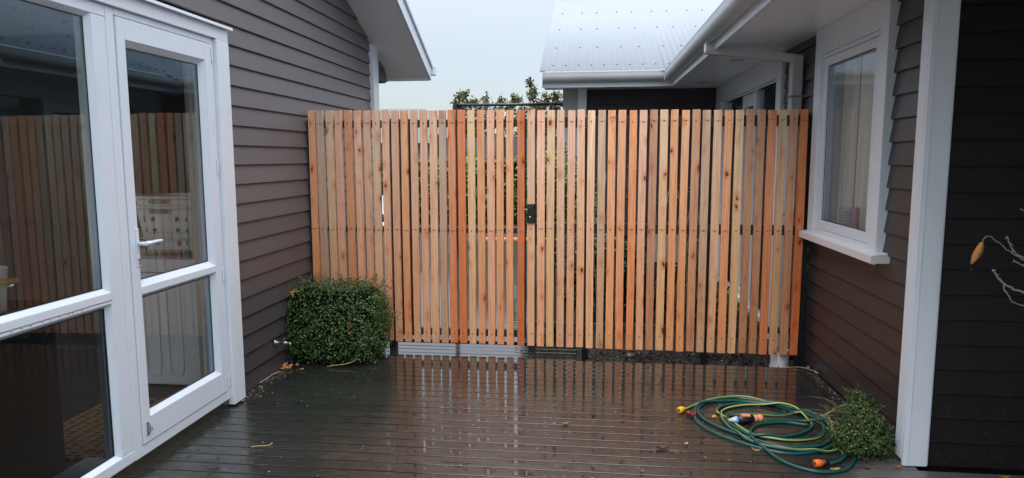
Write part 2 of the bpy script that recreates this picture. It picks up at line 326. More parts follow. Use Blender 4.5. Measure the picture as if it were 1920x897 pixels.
# ------------------------------------------------------------------ mesh helpers
class MB:
    def __init__(s): s.v = []; s.f = []; s.m = []; s.sm = []
    def add(s, vs, fs, mi=0, smooth=False):
        o = len(s.v); s.v += [tuple(map(float, p)) for p in vs]
        for f in fs: s.f.append(tuple(i+o for i in f)); s.m.append(mi); s.sm.append(smooth)
        return s
    def box(s, x0, x1, y0, y1, z0, z1, mi=0):
        x0, x1 = sorted((x0, x1)); y0, y1 = sorted((y0, y1)); z0, z1 = sorted((z0, z1))
        return s.add([(x0, y0, z0), (x1, y0, z0), (x1, y1, z0), (x0, y1, z0), (x0, y0, z1), (x1, y0, z1), (x1, y1, z1), (x0, y1, z1)],
                     [(0, 3, 2, 1), (4, 5, 6, 7), (0, 1, 5, 4), (1, 2, 6, 5), (2, 3, 7, 6), (3, 0, 4, 7)], mi)
    def sweep(s, prof, path_rings, closed=True, caps=True, mi=0, smooth=False):
        """path_rings: list of rings, each ring a list of 3-D points matching prof"""
        n = len(path_rings[0]); vs = [p for r in path_rings for p in r]; fs = []
        m = n if closed else n-1
        for k in range(len(path_rings)-1):
            for i in range(m):
                j = (i+1) % n; fs.append((k*n+i, k*n+j, (k+1)*n+j, (k+1)*n+i))
        if caps and closed: fs += [tuple(range(n))[::-1], tuple((len(path_rings)-1)*n+i for i in range(n))]
        return s.add(vs, fs, mi, smooth)
    def tube(s, pts, r, n=8, mi=0, caps=True, stripes=None, twist=0):
        pts = [Vector(p) for p in pts]; rings = []; up = Vector((0, 0, 1)); prev = None; tw = 0
        for i, p in enumerate(pts):
            t = (pts[min(i+1, len(pts)-1)]-pts[max(i-1, 0)])
            t = t.normalized() if t.length > 1e-9 else Vector((1, 0, 0))
            if prev is None:
                a = up if abs(t.z) < .9 else Vector((1, 0, 0)); nrm = (a-t*a.dot(t)).normalized()
            else: nrm = (prev-t*prev.dot(t)).normalized()
            prev = nrm; bi = t.cross(nrm); rr = float(r[i] if hasattr(r, '__len__') else r)
            tw += twist
            rings.append([p+rr*(math.cos(2*math.pi*k/n+tw)*nrm+math.sin(2*math.pi*k/n+tw)*bi) for k in range(n)])
        vs = [q for rg in rings for q in rg]; fs = []; ms = []
        for k in range(len(rings)-1):
            for i in range(n): fs.append((k*n+i, k*n+(i+1) % n, (k+1)*n+(i+1) % n, (k+1)*n+i)); ms.append(i)
        o = len(s.v); s.v += [tuple(p) for p in vs]
        for f, i in zip(fs, ms):
            s.f.append(tuple(q+o for q in f)); s.m.append(stripes[i] if stripes else mi); s.sm.append(True)
        if caps:
            for f in (tuple(range(n))[::-1], tuple((len(rings)-1)*n+i for i in range(n))):
                s.f.append(tuple(q+o for q in f)); s.m.append(mi); s.sm.append(False)
        return s
    def lathe(s, prof, c, n=24, mi=0, axis='z', ax=None):
        rings = []
        a = Vector(ax).normalized() if ax else {'z': Vector((0, 0, 1)), 'y': Vector((0, 1, 0)), 'x': Vector((1, 0, 0))}[axis]
        u = a.orthogonal().normalized(); w = a.cross(u); c = Vector(c)
        for r, h in prof: rings.append([c+a*h+r*(math.cos(2*math.pi*k/n)*u+math.sin(2*math.pi*k/n)*w) for k in range(n)])
        vs = [q for rg in rings for q in rg]; fs = []
        for k in range(len(rings)-1):
            for i in range(n): fs.append((k*n+i, k*n+(i+1) % n, (k+1)*n+(i+1) % n, (k+1)*n+i))
        return s.add(vs, fs, mi, True)
    def build(s, name, mats, parent=None, bevel=0, origin=None, seg=2):
        me = bpy.data.meshes.new(name); V = np.array(s.v)
        if origin is None: origin = ((V[:, 0].min()+V[:, 0].max())/2, (V[:, 1].min()+V[:, 1].max())/2, V[:, 2].min())
        o3 = np.array(origin)
        me.from_pydata([tuple(p) for p in (V-o3)], [], s.f)
        for m in (mats if isinstance(mats, (list, tuple)) else [mats]): me.materials.append(m)
        me.polygons.foreach_set('material_index', s.m); me.polygons.foreach_set('use_smooth', s.sm)
        me.update()
        ob = bpy.data.objects.new(name, me); COL.objects.link(ob); place(ob, tuple(o3), parent)
        if bevel:
            b = ob.modifiers.new('bevel', 'BEVEL'); b.width = bevel; b.segments = seg; b.limit_method = 'ANGLE'; b.angle_limit = math.radians(40)
        return ob
def text_mesh(name, body, size, mat):
    c = bpy.data.curves.new(name, 'FONT'); c.body = body; c.size = size; c.extrude = .0002; c.align_x = 'CENTER'; c.resolution_u = 2
    t = bpy.data.objects.new(name+'_curve', c); me = bpy.data.meshes.new_from_object(t); bpy.data.objects.remove(t); bpy.data.curves.remove(c)
    me.name = name; me.materials.clear(); me.materials.append(mat); o = bpy.data.objects.new(name, me); COL.objects.link(o); return o
WLOC = {}
def place(ob, wloc, parent=None):
    WLOC[ob.name] = wloc
    if parent is not None:
        ob.parent = parent; pl = WLOC[parent.name]; ob.location = tuple(a-b for a, b in zip(wloc, pl))
    else: ob.location = wloc
def thing(name, label, cat, loc, group=None):
    o = bpy.data.objects.new(name, None); COL.objects.link(o); o.empty_display_size = .1; place(o, loc)
    o['label'] = label; o['category'] = cat
    if group: o['group'] = group
    return o
def tag(o, label, cat, group=None):
    o['label'] = label; o['category'] = cat
    if group: o['group'] = group
    return o
def structure(o): o['kind'] = 'structure'; return o
def stuff(o): o['kind'] = 'stuff'; return o
def boxo(name, mat, parent, *a, bevel=0): return MB().box(*a).build(name, mat, parent, bevel)
def smooth_path(P, k=6):
    P = [np.array(p, float) for p in P]; Q = [2*P[0]-P[1]]+P+[2*P[-1]-P[-2]]; out = []
    for i in range(1, len(Q)-2):
        for t in np.linspace(0, 1, k, endpoint=False):
            a, b, c, d = Q[i-1], Q[i], Q[i+1], Q[i+2]
            out.append(.5*((2*b)+(-a+c)*t+(2*a-5*b+4*c-d)*t*t+(-a+3*b-3*c+d)*t**3))
    out.append(Q[-2]); return out
def leaves(mb, P, Nn, length, width, droop=.4, mi=0):
    """one folded leaf (4 triangles) per point"""
    P = np.asarray(P); n = len(P); Nn = np.asarray(Nn)+rng.normal(0, .55, (n, 3)); Nn /= np.linalg.norm(Nn, axis=1)[:, None]
    R = rng.normal(0, 1, (n, 3)); T = np.cross(Nn, R); T /= np.linalg.norm(T, axis=1)[:, None]; B = np.cross(Nn, T)
    Ls = length*rng.uniform(.65, 1.25, n)[:, None]; Ws = width*rng.uniform(.7, 1.2, n)[:, None]
    a = P-T*Ls*.5; d = P+T*Ls*.5; e = P+B*Ws*.5+Nn*Ws*.18; f = P-B*Ws*.5+Nn*Ws*.18
    o = len(mb.v); V = np.stack([a, e, d, f], 1).reshape(-1, 3); mb.v += list(map(tuple, V))
    for k in range(n):
        q = o+4*k; mb.f += [(q, q+1, q+2), (q, q+2, q+3)]
    mb.m += [mi]*(2*n); mb.sm += [False]*(2*n)

# ------------------------------------------------------------------ ground, deck, path
SP = .1217            # weatherboard exposure
g = MB().add([(-60, -30, -.25), (60, -30, -.25), (60, 120, -.25), (-60, 120, -.25)], [(0, 1, 2, 3)])
structure(g.build('ground', GROUND, origin=(0, 0, -.25)))
PIT = .0955; GAP = .0055
def board_rings(x0, x1, y0, y1):
    prof = []
    cr = .00022; w = y1-y0
    for t in (0, .035, .25, .5, .75, .965, 1): prof.append((y0+t*w, -.0008 + cr*(1-(2*t-1)**2) - (.0010 if t in (0, 1) else 0)))
    ring = [(x, p[0], p[1]) for x in (x0,) for p in prof]
    r0 = ring+[(x0, y1, -.03), (x0, y0, -.03)]; r1 = [(x1, p[1], p[2]) for p in r0]
    return r0, r1
deck = MB().box(-2.21, -2.0, -1.0, 5.3, -.2, -.04).box(-.6, -.5, -1.0, 4.94, -.2, -.04).box(1.0, 1.1, -1, 4.94, -.2, -.04).box(-.08, 1.585, 4.946, 4.964, -.20, -.004).build('deck', DECK)
structure(deck)
k0 = int(math.floor((-1.0-2.965)/PIT)); nb = 0
for k in range(k0, 26):
    y0 = 2.965+k*PIT+GAP/2; y1 = y0+PIT-GAP
    if y1 > 5.40: break
    x1 = 1.588
    if y1 < 3.385: x1 = 4.6
    elif y0 > 4.94: x1 = -.085+random.uniform(-.003, .003)
    x0 = -2.19
    dz = random.uniform(-.0004, .0004); r0, r1 = board_rings(x0, x1, y0, y1)
    mb = MB().sweep(None, [r0, r1], smooth=False)
    ob = mb.build('deck_board', DECK, deck); ob.location.z += dz; ob.rotation_euler = (random.uniform(-.004, .004), 0, 0)

pav = MB().box(-2.21, -2.0, 5.41, 12.3, -.2, -.04).box(-.62, -.50, 5.41, 12.3, -.2, -.04).box(-2.19, -.085, 12.27, 12.29, -.2, -.004).build('path', DECK); structure(pav)
y0 = 5.45
while y0 < 12.2:
    r0, r1 = board_rings(-2.19, -.30+random.uniform(-.004, .004), y0, y0+PIT-GAP)
    mb = MB().sweep(None, [r0, r1])
    mb.build('deck_board', DECK, pav).rotation_euler = (random.uniform(-.002, .002), 0, 0); y0 += PIT
st = boxo('timber_edging', plain('edging_timber', (.55, .20, .09), .5, 0, .2, 20, .2), None, -1.95, .4, 12.35, 12.6, -.15, .02)
tag(st, 'reddish timber edging strip across the far end of the wet deck beyond the gate', 'edging')

# ------------------------------------------------------------------ weatherboard walls
def wboard(mat, parent, plane, at, a0, a1, z, out=-1, h=SP, cut=None, rev=False):
    """one bevel-backed board; plane 'x' runs along y at x=at (proud towards out*x), plane 'y' runs along x"""
    pr = [(.0, z-.0), (.020, z), (.0215, z+.004), (.0205, z+.009), (.004, z+h+.006), (.0, z+h+.006)]
    def P(o, a, zz):
        return (at+out*o, a, zz) if plane == 'x' else (a, at+out*o, zz)
    r0 = [P(o, a0, zz) for o, zz in pr]; r1 = [P(o, a1, zz) for o, zz in pr]
    mb = MB().sweep(None, [r0, r1]); ob = mb.build('weatherboard', mat, parent)
    return ob

# ================================================================== LEFT HOUSE
XL = -2.21
house_l = thing('house', 'dark brown weatherboard house with white glazed door and sloping gable eave, left of the fence', 'house', (-2.6, 3.5, -.1))
SL = .437
def zs(y): return 2.662+SL*(6.775-y)
lw = MB(); RY = 1.5
def panel(y0, y1, z0, z1): lw.box(XL-.10, XL, y0, y1, z0, z1)
panel(3.86, 6.95, -.2, 2.36); panel(-.4, .02, -.2, 2.36); panel(.02, 3.86, 2.20, 2.36)
# gable sheet above
lw.add([(XL, -.4, 2.3), (XL, 7.36, 2.3), (XL, 7.36, zs(7.36)), (XL, RY, zs(RY)), (XL, -.4, zs(RY)-SL*(RY+.4)),
        (XL-.1, -.4, 2.3), (XL-.1, 7.36, 2.3), (XL-.1, 7.36, zs(7.36)), (XL-.1, RY, zs(RY)), (XL-.1, -.4, zs(RY)-SL*(RY+.4))],
       [(0, 1, 2, 3, 4), (9, 8, 7, 6, 5), (1, 6, 7, 2), (2, 7, 8, 3), (3, 8, 9, 4)])
wall_l = lw.build('wall', CLAD, house_l)
k = -1
while True:
    z = -.002+k*SP
    if z > zs(RY)-.1: break
    yend = min(6.79, 6.775-(z-2.662)/SL) if z > 2.62 else 6.79
    ys = max(-.39, RY-(zs(RY)-z)/SL)
    if z+SP < 2.26:
        wboard(CLAD, wall_l, 'x', XL, 3.94, yend, z, 1)
        if z < 2.36: wboard(CLAD, wall_l, 'x', XL, -.39, .0, z, 1)
    elif z < 2.26:
        wboard(CLAD, wall_l, 'x', XL, 3.94, yend, z, 1)
    else: wboard(CLAD, wall_l, 'x', XL, ys, yend, z, 1)
    y2 = min(7.36, 6.775-(z-2.662)/SL) if z > 2.3 else 7.36
    if y2 > 6.97 and z > 2.3: wboard(CLAD, wall_l, 'x', XL, 6.955, y2, z, 1)
    k += 1
boxo('corner_board', TRIMW, house_l, XL, -2.155, 6.79, 6.95, -.2, 2.62, bevel=.003)
# roof, soffit, barge board (slopes down away from the camera)
def slope_slab(name, mat, x0, x1, y0, y1, d0, d1, parent, bevel=0):
    m = MB(); P = []
    for y in (y0, y1):
        for x, d in ((x0, d0), (x1, d0), (x1, d1), (x0, d1)): P.append((x, y, zs(y)+d))
    m.add(P, [(0, 3, 2, 1), (4, 5, 6, 7), (0, 1, 5, 4), (1, 2, 6, 5), (2, 3, 7, 6), (3, 0, 4, 7)])
    return m.build(name, mat, parent, bevel)
slope_slab('soffit', SOFF, XL+.001, -1.757, RY, 7.495, 0, .03, house_l)
slope_slab('barge_board', WHITE, -1.757, -1.735, RY, 7.50, -.006, .13, house_l, .002)
slope_slab('barge_capping', WHITE, -1.755, -1.715, RY, 7.52, .133, .172, house_l, .003)
slope_slab('roof', ROOF, -6.2, -1.757, RY, 7.54, .135, .168, house_l)
m = MB(); zr = zs(RY)
m.add([(-6.2, RY, zr+.168), (-1.735, RY, zr+.168), (-1.735, -.6, zr+.168-SL*(RY+.6)), (-6.2, -.6, zr+.168-SL*(RY+.6)),
       (-6.2, RY, zr), (-1.735, RY, zr), (-1.735, -.6, zr-SL*(RY+.6)), (-6.2, -.6, zr-SL*(RY+.6))],
      [(0, 3, 2, 1), (4, 5, 6, 7), (0, 1, 5, 4), (1, 2, 6, 5), (2, 3, 7, 6), (3, 0, 4, 7)])
m.build('roof', ROOF, house_l)
boxo('eave_board', WHITE, house_l, -6.2, -1.757, 7.47, 7.494, 2.335, 2.5)
mb = MB().box(-1.757, -1.70, 7.51, 7.60, 2.40, 2.50); mb.build('gutter_end', WHITE, house_l, .006)
# house shell behind with unseen openings added to light the rooms
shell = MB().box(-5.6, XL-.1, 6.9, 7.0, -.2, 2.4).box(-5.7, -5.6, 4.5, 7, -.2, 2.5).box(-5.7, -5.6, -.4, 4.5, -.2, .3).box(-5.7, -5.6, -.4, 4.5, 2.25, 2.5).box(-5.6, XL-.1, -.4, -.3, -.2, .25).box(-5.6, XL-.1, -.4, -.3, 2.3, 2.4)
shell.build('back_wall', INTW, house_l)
boxo('ceiling', CEIL, house_l, -5.6, XL-.101, -.3, 6.9, 2.38, 2.44)
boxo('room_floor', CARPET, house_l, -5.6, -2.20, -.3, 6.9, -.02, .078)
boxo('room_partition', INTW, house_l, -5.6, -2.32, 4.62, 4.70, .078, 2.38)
boxo('door_step', DECK, house_l, -2.30, -2.165, .0, 3.80, -.2, .05)

# ---- joinery: window unit y .0 .. 2.918, door 2.918 .. 3.80, trim to 3.937
XF = -2.150; XB = -2.235; XG = -2.178
win = MB()
win.box(XB, XF, .02, 2.918, .058, .112)          # sill rail
win.box(XB, XF, .02, 2.918, 2.125, 2.178)        # head
win.box(XB, XF-.001, 2.828, 2.918, .112, 2.125)  # right stile
win.box(XB, XF-.001, .02, .11, .112, 2.125)
win.box(XB, XF+.004, .11, 2.828, .845, .900)     # transom
w_l = win.build('window', WHITE, house_l, .004)
def bead(mb, y0, y1, z0, z1, wd=.018, xf=XF-.004, xg=XG, hor=None):
    """chamfered glazing bead round an opening"""
    o = [(y0, z0), (y1, z0), (y1, z1), (y0, z1)]; i = [(y0+wd, z0+wd), (y1-wd, z0+wd), (y1-wd, z1-wd), (y0+wd, z1-wd)]
    vs = [(xf, y, z) for y, z in o]+[(xg, y, z) for y, z in i]
    mb.add(vs, [(k, (k+1) % 4, 4+(k+1) % 4, 4+k) for k in range(4)]); return mb
bd = MB(); bead(bd, .11, 2.829, .900, 2.125); bead(bd, .11, 2.829, .112, .845); bd.build('glazing_bead', WHITE, w_l)
sg = MB()
def seal(mb, y0, y1, z0, z1, x, t=.004):
    mb.box(x, x+.003, y0, y1, z0, z0+t).box(x, x+.003, y0, y1, z1-t, z1).box(x, x+.003, y0, y0+t, z0+t, z1-t).box(x, x+.003, y1-t, y1, z0+t, z1-t)
seal(sg, .128, 2.811, .918, 2.107, XG); seal(sg, .128, 2.811, .130, .827, XG); sg.build('seal', SEAL, w_l)
def pane(parent, y0, y1, z0, z1, x, GLASS=GLASS): return MB().add([(x, y0, z0), (x, y1, z0), (x, y1, z1), (x, y0, z1)], [(0, 1, 2, 3) if x < 0 else (3, 2, 1, 0)]).build('pane', GLASS, parent)
pane(w_l, .12, 2.82, .91, 2.115, XG-.002); pane(w_l, .12, 2.82, .12, .835, XG-.002)
for a, b, c in ((.11, 2.83, .835),): boxo('drip_line', SEAL, w_l, XF+.001, XF+.0052, .12, 2.83, .8615, .864)
dp = MB()
for i in range(9): dp.lathe([(0, -.004), (.003, -.002), (.0036, .0), (.002, .003), (0, .004)], (XF+.006, 2.28+i*.045+random.uniform(-.015, .015), .860), 8)
stuff(dp.build('water_drop', CHROME, w_l))

# door
df = MB().box(XB, XF, 2.9195, 2.974, .056, 2.178).box(XB, XF, 3.768, 3.80, .056, 2.178).box(XB, XF, 2.974, 3.768, .056, .108).box(XB, XF, 2.974, 3.768, 2.146, 2.178)
d_l = df.build('door_frame', WHITE, house_l, .003)
lf = MB()
lf.box(XB+.01, XF+.006, 2.979, 3.036, .113, 2.141).box(XB+.01, XF+.006, 3.702, 3.765, .113, 2.141)
lf.box(XB+.01, XF+.0055, 3.036, 3.702, .113, .238).box(XB+.01, XF+.0055, 3.036, 3.702, 2.045, 2.141).box(XB+.01, XF+.0055, 3.036, 3.702, .845, .884)
door = lf.build('door', WHITE, house_l, .003)
bd = MB(); bead(bd, 3.036, 3.702, .884, 2.045, .028, XF+.002); bead(bd, 3.036, 3.702, .238, .845, .020, XF+.002); bd.build('glazing_bead', WHITE, door)
pane(door, 3.05, 3.69, .90, 2.03, XG-.002); pane(door, 3.05, 3.69, .245, .835, XG-.002)
sg = MB(); seal(sg, 3.064, 3.674, .912, 2.017, XG); seal(sg, 3.056, 3.682, .258, .825, XG); sg.build('seal', SEAL, door)
h = MB().box(XF+.006, XF+.012, 3.012, 3.034, .985, 1.17); h.build('handle_plate', WHITE, door, .002)
h = MB().tube([(XF+.012, 3.024, 1.096), (XF+.055, 3.024, 1.096)], .009, 12)
h.tube(smooth_path([(XF+.05, 3.022, 1.096), (XF+.056, 3.05, 1.097), (XF+.052, 3.10, 1.098), (XF+.05, 3.15, 1.097)], 4), [.011]*5+[.009]*5+[.007]*3, 10)
h.build('handle', WHITE, door)
h = MB().lathe([(.0, .0), (.008, 0), (.008, .004), (0, .0045)], (XF+.012, 3.023, 1.022), 14, axis='x'); h.box(XF+.012, XF+.0165, 3.020, 3.026, .995, 1.018)
h.build('keyhole', STEEL, door)
h = MB().box(XF+.006, XF+.011, 3.003, 3.018, .150, .215).box(XF+.011, XF+.022, 3.006, 3.013, .165, .200).tube([(XF+.02, 3.012, .175), (XF+.02, 3.026, .172), (XF+.02, 3.026, .184)], .0035, 6)
h.build('bolt', STEEL, door, .001)
for z0, z1 in ((2.045, 2.125), (1.41, 1.49), (.775, .855), (.14, .20)):
    hg = MB().box(XF+.001, XF+.009, 3.769, 3.785, z0, z1).box(XF+.001, XF+.0095, 3.770, 3.784, z0+.4*(z1-z0), z0+.45*(z1-z0))
    hg.build('hinge', WHITE, d_l, .002)
# trims and head flashing
boxo('door_trim', TRIMW, house_l, XL-.02, -2.128, 3.803, 3.937, .012, 2.178, bevel=.003)
boxo('head_trim', TRIMW, house_l, XL-.02, -2.131, .0, 3.937, 2.1795, 2.254, bevel=.003)
hf = MB().sweep(None, [[(XL, y, 2.285), (-2.125, y, 2.268), (-2.108, y, 2.262), (-2.106, y, 2.246), (-2.110, y, 2.246), (-2.113, y, 2.256), (XL, y, 2.256)] for y in (.0, 3.955)])
hf.build('head_flashing', WHITE, house_l)
boxo('window_board', WHITE, house_l, -2.33, -2.236, .12, 2.83, .082, .108)
boxo('window_board', WHITE, house_l, -2.33, -2.236, .12, 2.83, .866, .878)

# garden tap on the wall by the clipped bush
tp = thing('garden_tap', 'small metal tap sticking out of the dark wall beside the clipped bush', 'tap', (-2.19, 4.49, .18))
MB().lathe([(.0, 0), (.022, 0), (.022, .004), (.010, .008), (.009, .05), (.013, .052), (.013, .075), (.009, .08), (.009, .105)], (-2.19, 4.49, .21), 14, axis='x').build('tap_body', CHROME, tp)
MB().tube([(-2.12, 4.49, .21), (-2.12, 4.49, .235), (-2.12, 4.47, .238), (-2.12, 4.51, .238)], .005, 8).build('tap_handle', CHROME, tp)
MB().tube([(-2.095, 4.49, .21), (-2.08, 4.49, .205), (-2.075, 4.49, .185)], [.010, .010, .008], 10).build('tap_spout', CHROME, tp)

# ---- things inside the left house
wm = thing('washing_machine', 'white washing machine standing behind the glazed door', 'washing machine', (-2.66, 4.18, .08))
MB().box(-2.965, -2.37, 3.90, 4.48, .085, .885).build('body', APPL, wm, .012)
pr = MB()
for cx in (-2.55, -2.70, -2.85):
    pts = []
    for a in np.linspace(0, 2*math.pi, 33):
        ca, sa = math.cos(a), math.sin(a)
        pts.append((cx+.045*np.sign(ca)*abs(ca)**.35, 3.899, .46+.31*np.sign(sa)*abs(sa)**.22))
    pr.tube(pts, .0035, 6, caps=False)
pr.build('pressed_panel', APPL, wm)
MB().box(-2.97, -2.365, 3.893, 3.90, .80, .803).build('lid_seam', SEAL, wm)
def basket(z0, h, label, cx=-2.60, cy=4.12):
    t = thing('laundry_basket', label, 'laundry basket', (cx, cy, z0), 'laundry baskets stacked on the washing machine')
    b = MB(); nA = 72; rows = [(0, .80), (.12, .83), (.25, .86), (.40, .89), (.52, .91), (.66, .94), (.78, .96), (.9, .98), (1, 1)]
    rings = []
    for f, s in rows:
        ring = []
        for k in range(nA):
            a = 2*math.pi*k/nA; ca, sa = math.cos(a), math.sin(a)
            ring.append((cx+.235*s*np.sign(ca)*abs(ca)**.5, cy+.19*s*np.sign(sa)*abs(sa)**.5, z0+f*h))
        rings.append(ring)
    vs = [q for r in rings for q in r]; fs = []
    for r in range(len(rows)-1):
        for k in range(nA):
            if r in (1, 3, 5) and k % 3 == 1: continue
            fs.append((r*nA+k, r*nA+(k+1) % nA, (r+1)*nA+(k+1) % nA, (r+1)*nA+k))
    fs.append(tuple(range(nA))[::-1]); b.add(vs, fs); o = b.build('body', PLASTW, t)
    so_ = o.modifiers.new('wall', 'SOLIDIFY'); so_.thickness = .004
    rim = MB(); pts = []
    for k in range(49):
        a = 2*math.pi*k/48; ca, sa = math.cos(a), math.sin(a)
        pts.append((cx+.245*np.sign(ca)*abs(ca)**.5, cy+.20*np.sign(sa)*abs(sa)**.5, z0+h))
    rim.tube(pts, .011, 8, caps=False); rim.build('rim', PLASTW, t)
    hd = MB().box(cx-.075, cx+.03, cy-.222, cy-.200, z0+h-.035, z0+h-.012); hd.build('handle', plain('basket_handle', (.34, .27, .27), .5), t, .004)
basket(.93, .27, 'lower white plastic laundry basket with rows of holes, nested under another')
basket(1.02, .24, 'upper white plastic laundry basket with grey handle, topmost of the stack')
wb = MB(); bx0, bx1, by0, by1, bz0, bz1 = -2.86, -2.375, 3.915, 4.02, .895, 1.05
for i in range(16):
    x = bx0+(bx1-bx0)*i/15; wb.tube([(x, by0, bz1), (x, by0, bz0), (x, by1+.25, bz0)], .0019, 4)
for z in (bz0, bz0+.035, bz0+.045, bz0+.10, bz0+.115, bz1): wb.tube([(bx0, by0, z), (bx1, by0, z)], .0024, 5); wb.tube([(bx0, by0, z), (bx0, by1+.25, z)], .002, 4); wb.tube([(bx1, by0, z), (bx1, by1+.25, z)], .002, 4)
tag(wb.build('wire_basket', WIREW), 'white wire tray in front of the laundry baskets on the washing machine', 'wire basket')
def curtain(name, mat, x0, x1, yc, z0, z1, amp, n, axis='x', label='', cat='curtain'):
    m = MB(); K = n*10; vs = []
    for zz in (z0, z1):
        for k in range(K+1):
            t = k/K; off = amp*math.sin(t*n*2*math.pi+.6*math.sin(t*9))+amp*.3*math.sin(t*n*5)
            p = x0+(x1-x0)*t
            vs.append((p, yc+off, zz) if axis == 'x' else (yc+off, p, zz))
    m.add(vs, [(k, k+1, K+2+k, K+1+k) for k in range(K)], 0, True)
    return tag(m.build(name, mat), label, cat)
curtain('curtain', CURTD, -2.375, -2.245, 3.86, .09, 2.36, .012, 2, 'x', 'narrow beige curtain hanging beside the washing machine behind the door glass')
mat_ = MB().add([(-2.79, 3.66, .084), (-2.30, 3.66, .084), (-2.30, 2.83, .084), (-2.52, 2.83, .084), (-2.79, 2.83, .084)], [(4, 3, 2, 1, 0)])
mb = MB().box(-2.80, -2.28, 2.84, 3.66, .079, .092); tag(mb.build('door_mat', COIR, None, .004), 'brown coir mat with dark oval pattern inside the glazed door', 'mat')
ct = thing('kitchen_bench', 'dark bench with cupboard below the big left window', 'bench', (-2.62, 1.6, .08))
MB().box(-2.92, -2.34, .1, 2.775, .83, .865).build('benchtop', DARKCAB, ct, .003)
MB().box(-2.90, -2.37, .1, 2.75, .08, .83).build('cupboard', DARKCAB, ct, .003)
bk = thing('bucket', 'white plastic bucket on the bench at the left edge of the view', 'bucket', (-2.48, 2.485, .866))
MB().lathe([(0, 0), (.085, 0), (.095, .01), (.110, .182), (.112, .187), (.106, .187), (.088, .012), (0, .01)], (-2.48, 2.485, .866), 40).build('body', BUCK, bk)
MB().tube(smooth_path([(-2.48, 2.375, 1.04), (-2.40, 2.39, 1.01), (-2.367, 2.44, .998), (-2.365, 2.50, 1.0)], 4), .002, 6).build('bail_wire', STEEL, bk)
MB().tube([(-2.362, 2.40, 1.010), (-2.362, 2.555, .998)], .013, 12).build('handle', HANDW, bk)
bw = MB().lathe([(0, 0), (.055, 0), (.065, .004), (.096, .040), (.110, .078), (.116, .080), (.117, .077), (.110, .074), (.095, .038), (.056, .006), (0, .004)], (-2.62, 2.66, .866), 40)
tag(bw.build('mixing_bowl', STEEL), 'stainless steel bowl on the bench beside the white bucket', 'bowl')

# ================================================================== RIGHT HOUSE
XR = 1.62
house_r = thing('house', 'dark weatherboard house with white window, pale metal roof and wide eave, right of the fence', 'house', (2.4, 6, -.1))
zt = 2.40; NY0 = -1.3
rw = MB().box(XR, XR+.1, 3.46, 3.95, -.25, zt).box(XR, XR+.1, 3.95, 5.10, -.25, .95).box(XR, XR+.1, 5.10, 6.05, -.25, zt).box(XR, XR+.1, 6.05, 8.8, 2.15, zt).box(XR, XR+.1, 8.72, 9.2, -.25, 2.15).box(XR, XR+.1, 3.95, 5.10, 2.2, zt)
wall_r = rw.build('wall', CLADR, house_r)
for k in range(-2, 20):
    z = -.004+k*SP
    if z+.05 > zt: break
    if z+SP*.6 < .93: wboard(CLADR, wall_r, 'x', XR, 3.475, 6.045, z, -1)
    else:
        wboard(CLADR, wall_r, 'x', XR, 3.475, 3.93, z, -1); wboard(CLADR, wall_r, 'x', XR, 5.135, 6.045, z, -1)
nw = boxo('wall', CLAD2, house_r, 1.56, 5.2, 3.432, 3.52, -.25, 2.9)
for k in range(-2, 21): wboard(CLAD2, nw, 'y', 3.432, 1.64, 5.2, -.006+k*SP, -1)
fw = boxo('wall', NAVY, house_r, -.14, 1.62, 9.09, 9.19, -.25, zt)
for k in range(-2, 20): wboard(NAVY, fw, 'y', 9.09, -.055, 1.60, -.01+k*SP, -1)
# corner post of the near wall
cpz = 2.9
boxo('corner_board', TRIMW, house_r, 1.530, 1.640, 3.380, 3.402, .004, cpz, bevel=.002)
boxo('corner_board', TRIMW, house_r, 1.530, 1.553, 3.4035, 3.476, .028, cpz, bevel=.002)
boxo('corner_bead', WHITE, house_r, 1.547, 1.553, 3.3765, 3.3798, .006, cpz, bevel=.001)
boxo('corner_flashing', WHITE, house_r, 1.6415, 1.649, 3.392, 3.43, .004, cpz)
# far corner: grey panel and white board
boxo('end_panel', GREYP, house_r, -.355, -.165, 8.95, 9.10, -.25, 2.375)
boxo('corner_board', TRIMW, house_r, -.162, -.052, 8.93, 9.10, -.25, 2.375, bevel=.003)
# shell, far wall left open out of view to brighten the curtain
MB().box(5.2, 5.3, 5.62, 13, -.25, 2.6).box(XR+.1, 5.2, 9.19, 9.3, -.25, zt).box(XR+.1, 5.2, 3.52, 3.56, -.25, zt).build('back_wall', INTL, house_r)
boxo('ceiling', CEIL, house_r, XR+.0, 5.3, NY0, 9.3, zt, zt+.05)
boxo('wall', CLAD2, house_r, 5.2, 5.3, NY0, 3.43, -.25, 2.37)  # unseen porch end wall, added to darken the near wall
boxo('room_floor', INTL, house_r, XR+.1, 5.3, 3.5, 9.2, -.2, -.02)
boxo('room_partition', CEIL, house_r, XR+.101, 5.2, 5.55, 5.62, -.02, zt)
# soffit (eave over the courtyard) + fascia + gutter
EX, EY, EZ = .976, 8.42, 2.333; NY = -1.4
def seg2(name, mat, off0, off1, z0, z1, bevel=0):
    """trim following the eave: far leg (along x) then long leg (along y) then near leg, off = distance towards the courtyard"""
    m = MB(); rings = []
    for (px, py, nx, ny) in ((-.59, EY, 0, -1), (EX, EY, -1, -1), (EX, NY, -1, -1), (5.4, NY, 0, -1)):
        rings.append([(px+nx*off0, py+ny*off0, z0), (px+nx*off1, py+ny*off1, z0), (px+nx*off1, py+ny*off1, z1), (px+nx*off0, py+ny*off0, z1)])
    m.sweep(None, rings); return m.build(name, mat, house_r, bevel)
